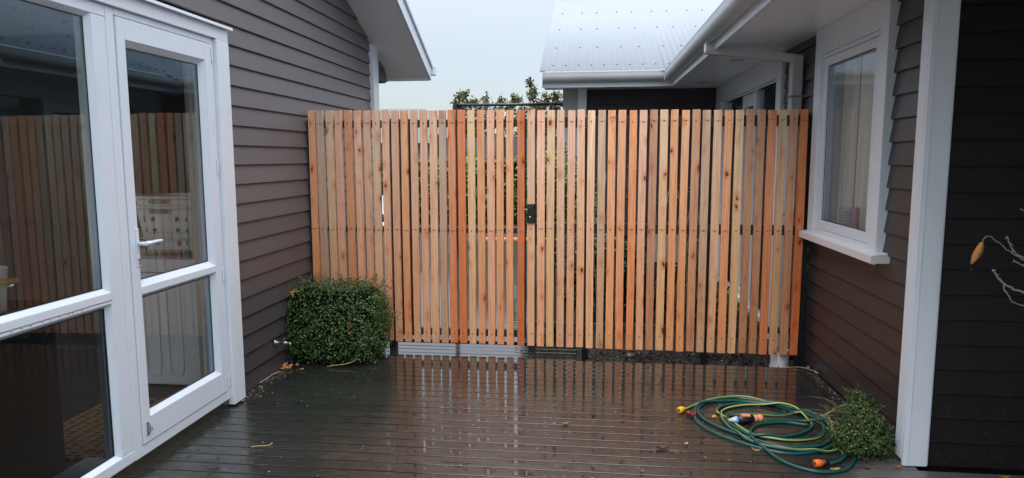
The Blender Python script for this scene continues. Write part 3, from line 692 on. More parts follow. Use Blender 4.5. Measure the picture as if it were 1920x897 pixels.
# covered porch in front of the black wall: its far walls
sf = MB().box(-.59, EX, EY+.0, 9.09, 2.372, 2.395).box(EX, XR+.02, NY, 9.09, 2.372, 2.395).box(XR+.02, 5.4, NY, 3.43, 2.372, 2.395)
sf.build('soffit', SOFF, house_r)
seg2('fascia', WHITE, .0, .020, EZ, 2.52, .002)
pr = [(.021, 2.40), (.035, 2.392), (.060, 2.390), (.085, 2.396), (.108, 2.412), (.124, 2.436), (.130, 2.462), (.131, 2.492), (.134, 2.500), (.128, 2.504), (.126, 2.495), (.125, 2.465), (.119, 2.440), (.105, 2.418), (.084, 2.402), (.060, 2.396), (.037, 2.398), (.027, 2.405), (.026, 2.49), (.021, 2.49)]
m = MB(); rings = []
for (px, py, nx, ny) in ((-.575, EY, 0, -1), (EX, EY, -1, -1), (EX, NY, -1, -1), (5.4, NY, 0, -1)):
    rings.append([(px+nx*o, py+ny*o, z) for o, z in pr])
m.sweep(None, rings, smooth=True); gt = m.build('gutter', GUTTER, house_r)
em = gt.modifiers.new('es', 'EDGE_SPLIT'); em.split_angle = math.radians(38)
# gutter corner join and brackets
MB().box(.845, .852, 8.285, 8.292, 2.39, 2.506).build('gutter_joint', GUTTER, house_r)
# downlights in the soffit
for x, y in ((1.309, 8.346), (1.314, 6.528), (.231, 9.018-.25)):
    MB().lathe([(0, .001), (.035, .001), (.040, -.002), (.060, -.004), (.062, 0)], (x, y, 2.3715), 24).build('downlight', STEEL, house_r)
# downpipe: drops from the gutter, crosses under the soffit to the wall, runs down
def rect_pipe(mb, pts, wx, wy):
    rings = []
    for p in pts: pass
dpm = MB()
dpm.box(.893, .957, 5.66, 5.75, 2.325, 2.40)
A = np.array((.90, 5.715, 2.345)); B_ = np.array((1.585, 5.55, 2.238)); d = (B_-A)/np.linalg.norm(B_-A)
side = np.cross(d, (0, 0, 1)); side /= np.linalg.norm(side); upv = np.cross(side, d)
rr = []
for P0 in (A, B_): rr.append([tuple(P0+side*a*.035+upv*b*.030) for a, b in ((-1, -1), (1, -1), (1, 1), (-1, 1))])
dpm.sweep(None, rr)
dpm.box(1.515, 1.590, 5.50, 5.60, -.25, 2.262)
dpm.build('downpipe', GUTTER, house_r, .004)
MB().box(1.51, 1.60, 5.497, 5.603, 1.95, 1.965).box(1.51, 1.60, 5.497, 5.603, 1.05, 1.065).build('pipe_bracket', STEEL, house_r)

# corrugated roofs with a valley
def corr_roof(name, axis):
    m = MB(); px = .0095; vs = []; fs = []
    if axis == 'y':       # far wing, corrugations run up +y
        xs = np.arange(-.61, 5.6, px); ys_top = 13.2
        for x in xs:
            y0 = 8.30 if x < .85 else 8.30+(x-.85)
            y0 = min(y0, ys_top-.01)
            dz = .0024*math.cos(2*math.pi*x/.076)
            for t in (0, .5, 1):
                y = y0+(ys_top-y0)*t; vs.append((x, y, 2.500+SL*(y-8.3)+.018+dz))
    else:                 # main roof, corrugations run up +x
        xs = np.arange(NY-.1, 12.9, px)
        for yy in xs:
            x0 = .86 if yy < 8.3 else .86+(yy-8.3)
            x1 = 5.9; x0 = min(x0, x1-.01); dz = .0024*math.cos(2*math.pi*yy/.076)
            for t in (0, .5, 1):
                x = x0+(x1-x0)*t; vs.append((x, yy, 2.500+SL*(x-.85)+.018+dz))
    n = len(xs)
    for k in range(n-1):
        for t in (0, 1): fs.append((k*3+t, k*3+t+1, (k+1)*3+t+1, (k+1)*3+t))
    m.add(vs, fs, 0, True); o = m.build(name, ROOF, house_r)
    s = o.modifiers.new('sheet', 'SOLIDIFY'); s.thickness = .003; return o
corr_roof('roof', 'y'); corr_roof('roof', 'x')
MB().add([(.80, 8.28, 2.505), (.92, 8.24, 2.505), (5.92, 13.24, 4.70), (5.80, 13.28, 4.70)], [(0, 1, 2, 3)]).build('valley_gutter', GUTTER, house_r)
sw = MB()
def scr(x, y, z): sw.lathe([(0, .010), (.007, .009), (.012, 0), (.013, -.006)], (x, y, z), 6)
for r, ry in enumerate((8.47, 9.20, 10.11, 11.05, 12.0, 12.9)):
    step = .152 if r == 0 else .304
    x = -.456
    i = 0
    while x < 5.4:
        if ry > 8.3+max(0, x-.80): scr(x, ry, 2.518+SL*(ry-8.3)+.008)
        x += step if r == 0 else (.228 if i % 2 else .304); i += 1
for r, rx in enumerate((1.03, 1.76, 2.67, 3.6, 4.5)):
    step = .152 if r == 0 else .266
    y = NY+.016
    while y < 8.3+(rx-.95):
        scr(rx, y, 2.518+SL*(rx-.85)+.008); y += step
stuff(sw.build('roof_screw', ROOFSCREW, house_r))
# verge board of the far wing
m = MB(); P = []
for y in (8.30, 13.2):
    z = 2.50+SL*(y-8.3)
    for x, d in ((-.60, -.16), (-.575, -.16), (-.575, .0), (-.60, .0)): P.append((x, y, z+d))
m.add(P, [(0, 3, 2, 1), (4, 5, 6, 7), (0, 1, 5, 4), (1, 2, 6, 5), (2, 3, 7, 6), (3, 0, 4, 7)]); m.build('barge_board', WHITE, house_r)

# ---- right window
wr = MB(); X0, X1 = 1.560, 1.70
wr.box(1.572, X1, 4.035, 4.06, 1.0, 2.19).box(1.572, X1, 4.985, 5.005, 1.0, 2.19).box(1.572, X1, 4.06, 4.985, 2.165, 2.19).box(1.572, X1, 4.06, 4.985, .985, 1.006)
w_r = wr.build('window', WHITE, house_r, .002)
sash = MB().box(1.578, 1.64, 4.062, 4.125, 1.008, 2.163).box(1.578, 1.64, 4.92, 4.983, 1.008, 2.163).box(1.5785, 1.64, 4.125, 4.92, 2.108, 2.163).box(1.5785, 1.64, 4.125, 4.92, 1.008, 1.068)
sash.build('sash', WHITE, w_r, .003)
sg = MB(); seal(sg, 4.125, 4.92, 1.068, 2.108, 1.592, .006); sg.build('seal', SEAL, w_r)
pane(w_r, 4.12, 4.925, 1.06, 2.115, 1.602, GLASS_R)
boxo('window_trim', TRIMW, house_r, 1.562, 1.625, 3.931, 4.035, .975, 2.371, bevel=.003)
boxo('window_trim', TRIMW, house_r, 1.562, 1.625, 5.006, 5.134, .975, 2.371, bevel=.003)
boxo('head_panel', TRIMW, house_r, 1.566, 1.625, 4.036, 5.005, 2.192, 2.371, bevel=.002)
s_ = MB().sweep(None, [[(1.63, y, .985), (1.545, y, .974), (1.512, y, .968), (1.512, y, .925), (1.535, y, .918), (1.54, y, .925), (1.60, y, .925), (1.63, y, .925)] for y in (3.86, 5.15)])
s_.build('window_sill', SILL, house_r, .002)
boxo('sub_sill', WHITE, house_r, 1.570, 1.63, 4.036, 5.005, .9865-.0, .9845-.02, bevel=.001)
# curtain, chain disc and card behind the right window
curtain('curtain', CURT, 4.0, 5.04, 1.735, 1.013, 2.3, .012, 6, 'y', 'cream curtain hanging behind the white window at the right')
boxo('pelmet', INTW, house_r, 1.722, 1.86, 3.98, 5.1, 2.31, 2.38)
MB().box(1.63, 1.86, 4.0, 5.05, .995, 1.012).build('window_board', WHITE, house_r)
ch = thing('blind_chain', 'blind chain with round white weight hanging inside the right window', 'chain', (1.70, 4.78, 1.1))
MB().tube([(1.70, 4.66, 1.13), (1.70, 4.655, 2.25)], .0022, 5).build('cord', SEAL, ch)
MB().tube([(1.70, 4.80, 1.14), (1.70, 4.80, 2.25)], .0015, 5).build('cord', PAPER, ch)
MB().lathe([(0, -.006), (.020, -.005), (.022, 0), (.020, .005), (0, .006)], (1.695, 4.80, 1.145), 20, axis='x').build('weight', APPL, ch)
gc = thing('greeting_card', 'pale lilac printed card standing on the sill inside the right window', 'card', (1.67, 4.45, 1.013))
def quadcard(name, mat, a, b, z0, z1, t=.0015):
    a = np.array(a); b = np.array(b); d = b-a; n = np.array((-d[1], d[0])); n = n/np.linalg.norm(n)*t
    m = MB(); P = []
    for q in (a, b, b+n, a+n): P.append((q[0], q[1], z0))
    P += [(p[0], p[1], z1) for p in P]
    m.add(P, [(0, 3, 2, 1), (4, 5, 6, 7), (0, 1, 5, 4), (1, 2, 6, 5), (2, 3, 7, 6), (3, 0, 4, 7)]); return m.build(name, mat, gc)
ca_, cb_ = (1.618, 4.675), (1.712, 4.64)
quadcard('front_cover', PAPER, ca_, cb_, 1.013, 1.178)
quadcard('back_cover', PAPER2, cb_, (1.703, 4.56), 1.013, 1.178)
def cardline(name, mat, s0, s1, z0, z1):
    a = np.array(ca_); b = np.array(cb_); off = np.array((-.0007, -.0020))
    quadcard(name, mat, tuple(a+(b-a)*s0+off), tuple(a+(b-a)*s1+off), z0, z1, .0008)
for s0, s1, z in ((.20, .78, 1.118), (.18, .74, 1.100), (.18, .72, 1.082), (.30, .62, 1.062)): cardline('printed_line', INK2, s0, s1, z, z+.007)
txo = text_mesh('printed_title', 'Ellie', .022, INK)
a = np.array(ca_); b = np.array(cb_); c_ = a+(b-a)*.46+np.array((-.0014, -.0042)); dv = Vector((b[0]-a[0], b[1]-a[1], 0)).normalized()
zc = Vector((0, 0, 1)); nn = dv.cross(zc)
txo.matrix_world = Matrix(((dv.x, zc.x, nn.x, c_[0]), (dv.y, zc.y, nn.y, c_[1]), (dv.z, zc.z, nn.z, 1.132), (0, 0, 0, 1)))
txo.parent = gc; txo.matrix_parent_inverse = Matrix.Translation(gc.location).inverted()
WLOC[txo.name] = (0, 0, 0)

# ---- sliding door of the far part
XD = 1.60
sdm = MB().box(1.575, XR+.0, 6.05, 6.20, -.1, 2.371).box(1.580, XR, 6.20, 9.088, 2.17, 2.371).box(1.575, XR, 8.74, 9.088, -.1, 2.169)
sdm.build('door_trim', TRIMW, house_r, .003)
sdo = MB().box(1.60, 1.68, 6.201, 6.235, -.05, 2.168).box(1.60, 1.68, 8.64, 8.738, -.05, 2.168).box(1.60, 1.68, 6.235, 8.64, 2.150, 2.168).box(1.60, 1.68, 6.235, 8.64, -.05, .0).box(1.602, 1.68, 7.02, 7.13, 0, 2.15)
sd_ = sdo.build('sliding_door', WHITE, house_r, .003)
MB().box(1.63, 1.67, 7.131, 7.75, 2.02, 2.149).box(1.63, 1.67, 7.65, 7.76, .08, 2.02).box(1.63, 1.67, 7.131, 7.76, .0, .08).build('sliding_leaf', WHITE, sd_, .002)
pane(sd_, 6.235, 7.02, .0, 2.15, 1.64); pane(sd_, 7.131, 7.65, .08, 2.02, 1.652); pane(sd_, 7.76, 8.64, .0, 2.15, 1.645)
curtain('curtain', CURTD, 7.8, 8.6, 1.75, .0, 2.1, .02, 5, 'y', 'pale curtain behind the far sliding door under the eave')

# ================================================================== TIMBER SCREEN FENCE AND GATE
T = dict(o=(.90, .53, .32), r=(.86, .42, .23), R=(.80, .31, .14), t=(.90, .68, .50), y=(.88, .67, .45), b=(.66, .42, .29), p=(.94, .64, .48), g=(.68, .54, .42))
XS = [-2.147, -2.079, -2.005, -1.931, -1.855, -1.780, -1.705, -1.633, -1.560, -1.485, -1.411, -1.337, -1.261, -1.189, -1.116, -1.043, -.968, -.895, -.822, -.748, -.676, -.602, -.519, -.440, -.367, -.293, -.217, -.141, -.066, .009, .085, .158, .234, .311, .386, .461, .536, .612, .688, .765, .840, .917, .995, 1.070, 1.147, 1.222, 1.297, 1.370, 1.447, 1.519]
KIND = 'ogtpopptppopptgrRyopooRtpytpptgoorpbyoobgtoybbrybR'
FY = 5.158
def batten_mesh(h0, h1, name='batten'):
    w, d, c = .0272, .031, .0016
    prof = [(-w+c, 0), (w-c, 0), (w, c), (w, d-c), (w-c, d), (-w+c, d), (-w, d-c), (-w, c)]
    a, b_, e = random.uniform(-.0022, .0022), random.uniform(-.0012, .0012), random.uniform(-.0012, .0012)
    rings = [[(x*(1+e*30*math.sin(5*t+a*900))+a*math.sin(math.pi*t)+b_*math.sin(2*math.pi*t), y+.0015*math.sin(3*t+b_*2000), h0+t*(h1-h0)) for x, y in prof] for t in np.linspace(0, 1, 8)]
    me = bpy.data.meshes.new(name); m = MB().sweep(None, rings)
    me.from_pydata(m.v, [], m.f); me.materials.append(TIMBER); me.update(); return me
BMS = [batten_mesh(0, 1.8) for _ in range(12)]
fl = thing('fence_panel', 'narrow fixed slatted timber panel between the left house wall and the gate', 'fence', (-1.85, FY, .0), 'timber screen fence')
gt_ = thing('gate', 'slatted timber gate with black steel frame, left of the black lock', 'gate', (-1.0, FY, 0), 'timber screen fence')
fr_ = thing('fence_panel', 'wide fixed slatted timber panel with black lock, between the gate and the right house wall', 'fence', (.55, FY, .0), 'timber screen fence')
def sl(base, x, z0, z1, par, i):
    full = (z0 < .2 and z1 > 1.7)
    me = random.choice(BMS) if full else batten_mesh(0, z1-z0)
    o = bpy.data.objects.new('batten', me); COL.objects.link(o)
    place(o, (x, FY+random.uniform(0, .003), z0), par)
    v = random.uniform(.90, 1.08); o.color = (base[0]*v, base[1]*v*random.uniform(.97, 1.03), base[2]*v, 1)
    o.rotation_euler = (0, random.uniform(-.0016, .0016), random.uniform(-.015, .015)); o.scale = (random.uniform(.97, 1.05), 1, 1)
nails = {id(fl): MB(), id(gt_): MB(), id(fr_): MB()}; marks = {id(fl): MB(), id(gt_): MB(), id(fr_): MB()}
for i, x in enumerate(XS):
    par = fl if i < 9 else (gt_ if i < 23 else fr_)
    zb = .066-(i*.0006); base = T[KIND[i]]
    if i == 23:
        sl(base, x, zb, 1.004, par, i); sl(base, x, 1.152, 1.856, par, i)
    else: sl(base, x, zb+random.uniform(-.004, .003), zb+1.8, par, i)
    for z in ((1.764, .944, .135) if par is not fr_ else (1.762, .962, .150)):
        z += random.uniform(-.004, .004)
        nails[id(par)].lathe([(0, -.0014), (.0046, -.0012), (.0054, .001)], (x+random.uniform(-.004, .004), FY-.0, z), 8, axis='y')
        if z > .5 and random.random() < .7:
            marks[id(par)].box(x-.024, x+.024, FY-.0012, FY-.0004, z+.002, z+.0035)
for par in (fl, gt_, fr_):
    stuff(nails[id(par)].build('screw_head', SCREW, par)); stuff(marks[id(par)].build('pencil_mark', plain('graphite', (.10, .08, .10), .6, bstr=0), par))
# black steel frames
Y0, Y1 = FY+.034, FY+.074
for z0, z1 in ((1.731, 1.788), (.922, .965), (.108, .165)):
    boxo('rail', BLACKS, fl, -2.185, -1.545, Y0, Y1, z0, z1, bevel=.002)
    boxo('rail', BLACKS, gt_, -1.50, -.497, Y0, Y1, z0, z1, bevel=.002)
boxo('stile', BLACKS, gt_, -1.400, -1.352, Y0-.0005, Y1+.0005, .10, 1.795, bevel=.002)
boxo('stile', BLACKS, gt_, -1.497, -1.432, Y0-.0005, Y1+.0005, .10, 1.795, bevel=.002)
boxo('stile', BLACKS, gt_, -.516, -.484, Y0-.0005, Y1+.0005, .10, 1.795, bevel=.002)
boxo('post', BLACKS, fl, -1.575, -1.52, Y0, Y1+.02, -.24, 1.80, bevel=.003)
boxo('post', BLACKS, fl, -2.19, -2.15, Y0+.001, Y1+.02, -.24, 1.80, bevel=.003)
for z0, z1 in ((1.722, 1.800), (.928, 1.003), (.190, .232)):
    boxo('rail', BLACKS, fr_, -.41, 1.575, Y0, Y1, z0, z1, bevel=.002)
boxo('post', BLACKS, fr_, -.466, -.411, Y0+.0, Y1+.022, -.24, 1.80, bevel=.003)
boxo('post', BLACKS, fr_, 1.545, 1.590, Y0-.0008, Y1+.02, -.24, 1.798, bevel=.003)
boxo('post', BLACKS, fr_, -.05, .0, Y1+.001, Y1+.05, -.24, 1.72, bevel=.003)
boxo('post', BLACKS, fr_, .86, .91, Y1+.001, Y1+.05, -.24, 1.72, bevel=.003)
for z in (.30, 1.60): MB().tube([(-1.509, FY+.05, z), (-1.509, FY+.05, z+.08)], .010, 10).build('hinge', BLACKS, gt_)
lk = MB().box(-.468, -.412, FY-.010, FY+.034, 1.006, 1.150).build('lock', BLACKP, fr_, .004)
MB().box(-.459, -.437, FY-.019, FY-.0105, 1.075, 1.128).build('snib', BLACKP, lk, .004)
MB().lathe([(0, -.0165), (.0075, -.016), (.0085, -.012), (.0085, -.0105)], (-.447, FY, 1.052), 16, axis='y').build('key_cylinder', STEEL, lk)
MB().lathe([(0, 0), (.007, .001), (.008, .006), (.005, .010), (.005, .03)], (-.492, FY-.01, 1.108), 14, ax=(1, .2, 0)).build('latch_knob', STEEL, lk)
boxo('post_foot', BLACKS, gt_, -.475, -.405, FY+.02, FY+.11, -.0, .006)
# dry knot holes, stamp
def txt(body, size, loc, par, mat, name='printed_stamp'):
    o = text_mesh(name, body, size, mat); o.rotation_euler = (math.pi/2, 0, 0); place(o, loc, par); return o
STAMP = plain('stamp_ink', (.14, .11, .10), .6, bstr=0)
txt('LUMB', .020, (.162, FY-.0015, 1.785), fr_, STAMP); txt('J', .026, (.166, FY-.0015, 1.70), fr_, STAMP)

# white pipe base below the fence at the right end
pp = thing('drain_pipe', 'short pale plastic drain pipe poking out below the right end of the fence', 'pipe', (1.447, 5.25, -.25))
MB().lathe([(.066, 0), (.066, .30), (.062, .30), (.062, .1)], (1.447, 5.26, -.25), 28).build('pipe', PVC, pp)
MB().lathe([(.069, .20), (.072, .205), (.072, .245), (.069, .25)], (1.447, 5.26, -.32), 28).build('collar', PVC, pp)

# ================================================================== SHRUBS, HEDGE, TREES
def superell(c, r, n, p=4, zmin=None, noise_a=.03):
    P = []; Nn = []
    c = np.array(c); r = np.array(r)
    d = rng.normal(0, 1, (n*3, 3)); d /= np.linalg.norm(d, axis=1)[:, None]
    s = (np.abs(d)**p).sum(1)**(-1/p); q = d*s[:, None]
    nn = np.sign(q)*np.abs(q)**(p-1)/r; nn /= np.linalg.norm(nn, axis=1)[:, None]
    # even out density roughly by area weighting
    w = np.linalg.norm(q, axis=1)**2; w /= w.max(); keep = rng.random(len(w)) < w
    q, nn = q[keep][:n], nn[keep][:n]
    ph = np.sin(q[:, 0]*5+1)*np.sin(q[:, 1]*6+2)*np.sin(q[:, 2]*5)+.6*np.sin(q[:, 0]*13)*np.sin(q[:, 2]*11+q[:, 1]*9)
    return c+q*r*(1+noise_a*ph)[:, None], nn
bush = thing('clipped_shrub', 'clipped rounded box shrub against the left wall in front of the fence', 'shrub', (-1.87, 4.88, 0))
core = MB(); cx, cy, cz = -1.885, 4.885, .262; rx, ry, rz = .370, .255, .292
P, Nn = superell((cx, cy, cz), (rx, ry, rz), 14000, 3.8, noise_a=.07)
P = P + Nn*rng.normal(-.006, .018, len(P))[:, None]; ok = P[:, 2] > .012
lv = MB(); leaves(lv, P[ok], Nn[ok], .020, .0115)
P2, N2 = superell((cx, cy, cz), (rx*.93, ry*.93, rz*.93), 4500, 3.8, noise_a=.045); ok = P2[:, 2] > .02
leaves(lv, P2[ok], N2[ok], .020, .012)
# shoots standing proud of the clipped surface
def shoot(mb, st_mb, p, d, ln, nleaf, ll=.017, lw_=.010):
    p = np.array(p, float); d = np.array(d, float); d /= np.linalg.norm(d); b = np.cross(d, rng.normal(0, 1, 3)); b /= np.linalg.norm(b)
    pts = [p+d*ln*t+b*ln*.18*t*t for t in np.linspace(0, 1, 5)]; st_mb.tube(pts, .0014, 4)
    Q = [p+d*ln*t+b*ln*.18*t*t+rng.normal(0, ll*.35, 3) for t in rng.uniform(.2, 1.05, nleaf)]
    leaves(mb, Q, [d+rng.normal(0, .6, 3) for _ in Q], ll, lw_)
sm_ = MB()
for _ in range(95):
    a = rng.uniform(-.92, .92, 2); top = (cx+a[0]*rx, cy+a[1]*ry, cz+rz*(.985-.10*max(0, abs(a[0])-.7)))
    shoot(lv, sm_, top, (rng.normal(0, .25), rng.normal(0, .25), 1), rng.uniform(.015, .075), int(rng.integers(6, 13)))
for _ in range(60):
    z = rng.uniform(.08, .6); s = rng.choice([-1, 1]); shoot(lv, sm_, (cx+s*rx*.97, cy+rng.uniform(-.9, .9)*ry, z), (s, rng.normal(0, .3), .5), rng.uniform(.01, .04), 7)
for _ in range(9): shoot(lv, sm_, (cx+rx*.95, cy+.1, .30+rng.uniform(-.04, .05)), (1, rng.normal(0, .3), rng.uniform(-.1, .45)), rng.uniform(.06, .13), 14)
lv.build('foliage', BOX, bush, origin=(cx, cy, 0))
yl = MB(); pts = np.array([(-2.13+rng.normal(0, .02), 4.70+rng.normal(0, .03), .53+rng.normal(0, .012)) for _ in range(26)]+[(-1.70+rng.normal(0, .012), 4.64, .28+rng.normal(0, .025)) for _ in range(14)]+[(-1.83, 4.64, .28)]+[(cx+rng.uniform(-.28, .28), cy-ry-.003, rng.uniform(.05, .6)) for _ in range(5)])
leaves(yl, pts, np.tile((0, -1, .5), (len(pts), 1)), .020, .013); yl.build('yellowed_leaves', YLEAF, bush)
stuff(sm_.build('stems', TWIG, bush))
ic = MB(); Pc = []
for k in range(7):
    zz = .02+k*.082; f = .86 if 0 < k < 6 else .8
    Pc.append([(cx+rx*f*np.sign(math.cos(a))*abs(math.cos(a))**.5, cy+ry*f*np.sign(math.sin(a))*abs(math.sin(a))**.5, zz) for a in np.linspace(0, 2*math.pi, 24, endpoint=False)])
ic.sweep(None, Pc); ic.build('shade_core', m_leaf('shrub_interior', (.004, .006, .003), (.006, .009, .004), None, .9, .1), bush)  # near-black solid core stands in for shade between the leaves
lowtw = MB().tube(smooth_path([(-1.86, 4.60, .012), (-1.80, 4.615, .02), (-1.72, 4.635, .028), (-1.66, 4.68, .05)], 4), .003, 5)
lowtw.build('low_stem', STRAW, bush)

sh = thing('small_shrub', 'low sprawling green shrub at the foot of the white corner post', 'shrub', (1.40, 3.6, 0))
lv = MB(); stb = MB()
def blob(c, r, n, ll, lw_, mat_mb=lv, p=2.3): 
    P, Nn = superell(c, r, n, p, noise_a=.12); P = P+Nn*rng.normal(-.01, .018, len(P))[:, None]; ok = P[:, 2] > .01; leaves(mat_mb, P[ok], Nn[ok], ll, lw_)
blob((1.385, 3.52, .075), (.125, .12, .085), 3000, .017, .010)
blob((1.42, 3.63, .12), (.10, .12, .09), 1700, .017, .010)
blob((1.455, 3.72, .17), (.06, .09, .07), 900, .017, .010)
blob((1.475, 3.53, .055), (.055, .09, .06), 900, .017, .010)
for _ in range(60): shoot(lv, stb, (1.385+rng.uniform(-.1, .1), 3.55+rng.uniform(-.1, .15), .13+rng.uniform(0, .05)), (rng.normal(0, .5), rng.normal(0, .4), 1), rng.uniform(.03, .07), 8, .018, .009)
for _ in range(26): shoot(lv, stb, (1.45+rng.uniform(-.05, .04), 3.74+rng.uniform(-.06, .08), .20+rng.uniform(-.04, .03)), (rng.normal(-.3, .5), rng.normal(0, .4), 1), rng.uniform(.03, .07), 7, .018, .008)
lv.build('foliage', BOX2, sh, origin=(1.4, 3.6, 0))
for _ in range(13):
    a = np.array((1.36+rng.uniform(-.03, .05), 3.78+rng.uniform(-.08, .06), .05+rng.uniform(0, .10))); b = a+np.array((-rng.uniform(.03, .16), rng.uniform(-.02, .12), rng.uniform(-.03, .05)))
    stb.tube([a, (a+b)/2+rng.normal(0, .012, 3), b], .0014, 4)
stuff(stb.build('stems', plain('shrub_stem', (.16, .14, .07), .7), sh))
rt = MB()
rt.tube(smooth_path([(1.20, 4.005, .022), (1.27, 4.0, .03), (1.33, 3.93, .035), (1.36, 3.85, .03), (1.37, 3.77, .045)], 5), [.004]*10+[.006]*11, 6)
for q in ((1.45, 3.83, .10), (1.42, 3.78, .13), (1.33, 3.74, .03), (1.47, 3.86, .15)): rt.tube(smooth_path([(1.33, 3.93, .035), ((1.33+q[0])/2, (3.93+q[1])/2, .06+q[2]*.3), q], 4), .0028, 5)
rt.build('root_stem', STRAW, sh)
blk = MB().lathe([(0, .0), (.10, .0), (.10, .06), (.05, .12), (0, .13)], (1.41, 3.58, .0), 12); blk.build('shade_core', bpy.data.materials['shrub_interior'], sh)  # dark core painted as the shade inside the low shrub

def foliage_thing(name, label, cat, mat, parts, ll, lw_, trunk=None, group=None, p=3):
    c0 = parts[0][0]; t = thing(name, label, cat, (c0[0], c0[1], -.25), group); m = MB()
    for c, r, n in parts:
        P, Nn = superell(c, r, n, p, noise_a=.10); P = P+Nn*rng.normal(-.02, .05, len(P))[:, None]; leaves(m, P, Nn, ll, lw_)
    m.build('foliage', mat, t, origin=(c0[0], c0[1], -.25))
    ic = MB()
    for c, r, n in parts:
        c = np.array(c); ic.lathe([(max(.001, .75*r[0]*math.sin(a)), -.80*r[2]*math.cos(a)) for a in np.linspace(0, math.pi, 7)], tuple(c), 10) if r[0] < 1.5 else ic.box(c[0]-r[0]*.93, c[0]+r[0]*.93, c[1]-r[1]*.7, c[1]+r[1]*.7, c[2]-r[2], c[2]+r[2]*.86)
    ic.build('shade_core', bpy.data.materials['shrub_interior'], t)  # dark cores put the inner shade of the foliage into colour
    if trunk:
        tb = MB()
        for pts, rr in trunk: tb.tube(smooth_path(pts, 4), rr, 7)
        tb.build('trunk', BARK, t)
    return t
foliage_thing('hedge', 'long green hedge across the back of the garden beyond the gate', 'hedge', HEDG, [((-3.6, 18.2, .62), (4.4, .55, .86), 9000), ((-7.5, 18.3, .5), (3.0, .5, .85), 3000)], .12, .07)
foliage_thing('garden_shrub', 'tall green shrub behind the fence just right of the gate lock', 'shrub', HEDG, [((-.46, 8.3, 1.02), (.34, .4, .52), 3800), ((-.12, 7.9, .80), (.20, .3, .45), 1500)], .055, .032, [([(-.45, 8.3, -.25), (-.43, 8.3, .3), (-.46, 8.3, .8)], .03)])
foliage_thing('bed_shrub', 'dark leafy shrub low in the bed behind the middle of the right fence panel', 'shrub', DARKL, [((.22, 6.5, .42), (.42, .35, .42), 2600), ((.75, 6.7, .30), (.35, .35, .40), 1800), ((-.02, 6.9, .45), (.25, .3, .4), 1200)], .05, .028)
foliage_thing('bed_shrub', 'dark leafy shrub in the bed behind the right end of the fence', 'shrub', DARKL, [((1.12, 6.7, -.05), (.30, .5, .32), 1800)], .05, .028)
def tree(cx, cy, label, clumps, group):
    K = 1.6; cx *= K; cy *= K
    t = thing('tree', label, 'tree', (cx, cy, -.25), group); m = MB(); tb = MB()
    tb.tube(smooth_path([(cx, cy, -.25), (cx+.05, cy, .5), (cx, cy, 1.1), (cx+.08, cy, 1.9)], 4), .08, 8)
    for (px, pz, n) in clumps:
        px *= K; pz = 1.5+(pz-1.5)*K
        py = cy+rng.normal(0, .35); base = np.array((cx+rng.normal(0, .15), cy, .9+rng.uniform(0, .6)))
        tip = np.array((px, py, pz)); mid = (base+tip)/2+rng.normal(0, .12, 3)
        tb.tube(smooth_path([base, mid, tip], 5), list(np.linspace(.026, .005, 11)), 5)
        for k in range(n):
            f = rng.uniform(.35, 1); q = base+(tip-base)*f+rng.normal(0, .14*(1.2-f*.7), 3) if k % 5 else tip+rng.normal(0, .05, 3)
            d = (tip-base)/np.linalg.norm(tip-base)
            leaves(m, q+rng.normal(0, .055, (11, 3)), np.tile(d*.4, (11, 1))+rng.normal(0, .5, (11, 3)), .14, .058)
    m.build('crown', MAGN, t, origin=(cx, cy, -.25)); tb.build('trunk', BARK, t); return t
rng = np.random.default_rng(21)
tree(-1.0, 12.2, 'olive green leafy tree with tallest shoot, rising behind the pergola rail beside the far house', [(-1.05, 2.80, 26), (-1.04, 2.66, 26), (-1.28, 2.50, 24), (-.80, 2.52, 26), (-.62, 2.56, 26), (-.5, 2.45, 22), (-1.4, 2.42, 22), (-.9, 2.4, 24), (-.35, 2.45, 20), (-1.15, 2.3, 24), (-.7, 2.2, 24), (-1.5, 2.1, 22), (-.5, 2.0, 24), (-1.0, 1.9, 24), (-.3, 2.1, 22), (-1.3, 1.8, 24), (-.65, 1.7, 22)], 'trees behind the pergola frame')
tree(-2.05, 12.6, 'olive green leafy tree at the left end of the pergola rail', [(-2.42, 2.62, 26), (-2.28, 2.64, 26), (-2.2, 2.54, 24), (-1.92, 2.54, 22), (-2.5, 2.50, 18), (-2.1, 2.36, 24), (-1.8, 2.3, 22), (-2.4, 2.3, 20), (-1.6, 2.50, 20), (-2.2, 2.0, 24), (-1.8, 1.9, 24), (-2.0, 1.6, 24)], 'trees behind the pergola frame')

rng = np.random.default_rng(22)
# dry flower stalks behind the right fence panel
ds = thing('dry_stalks', 'clump of dry brown plant stalks behind the middle of the right fence panel', 'plant', (.40, 5.6, -.2))
d1 = MB(); d2 = MB()
for _ in range(34):
    x = rng.uniform(.05, .95); y = 5.55+rng.uniform(-.12, .3); h_ = rng.uniform(.9, 1.45); lean = rng.normal(0, .12)
    pts = smooth_path([(x, y, -.2), (x+lean*.4, y, h_*.5), (x+lean, y+rng.normal(0, .05), h_)], 4); d1.tube(pts, .0028, 4)
    for _k in range(4):
        s = np.array(pts[-1])+rng.normal(0, .01, 3); d1.tube([s, s+np.array((rng.normal(0, .04), rng.normal(0, .03), rng.uniform(-.03, .06)))], .0015, 4)
d1.build('stalk', TWIG, ds)
for _ in range(14):
    s = np.array((-.02+rng.normal(0, .05), 5.45, 1.35+rng.normal(0, .10))); d2.tube([s, s+np.array((rng.normal(0, .05), 0, rng.uniform(-.09, .06)))], .004, 4)
d2.build('dry_flower_head', plain('dried_petal', (.50, .22, .10), .8), ds)

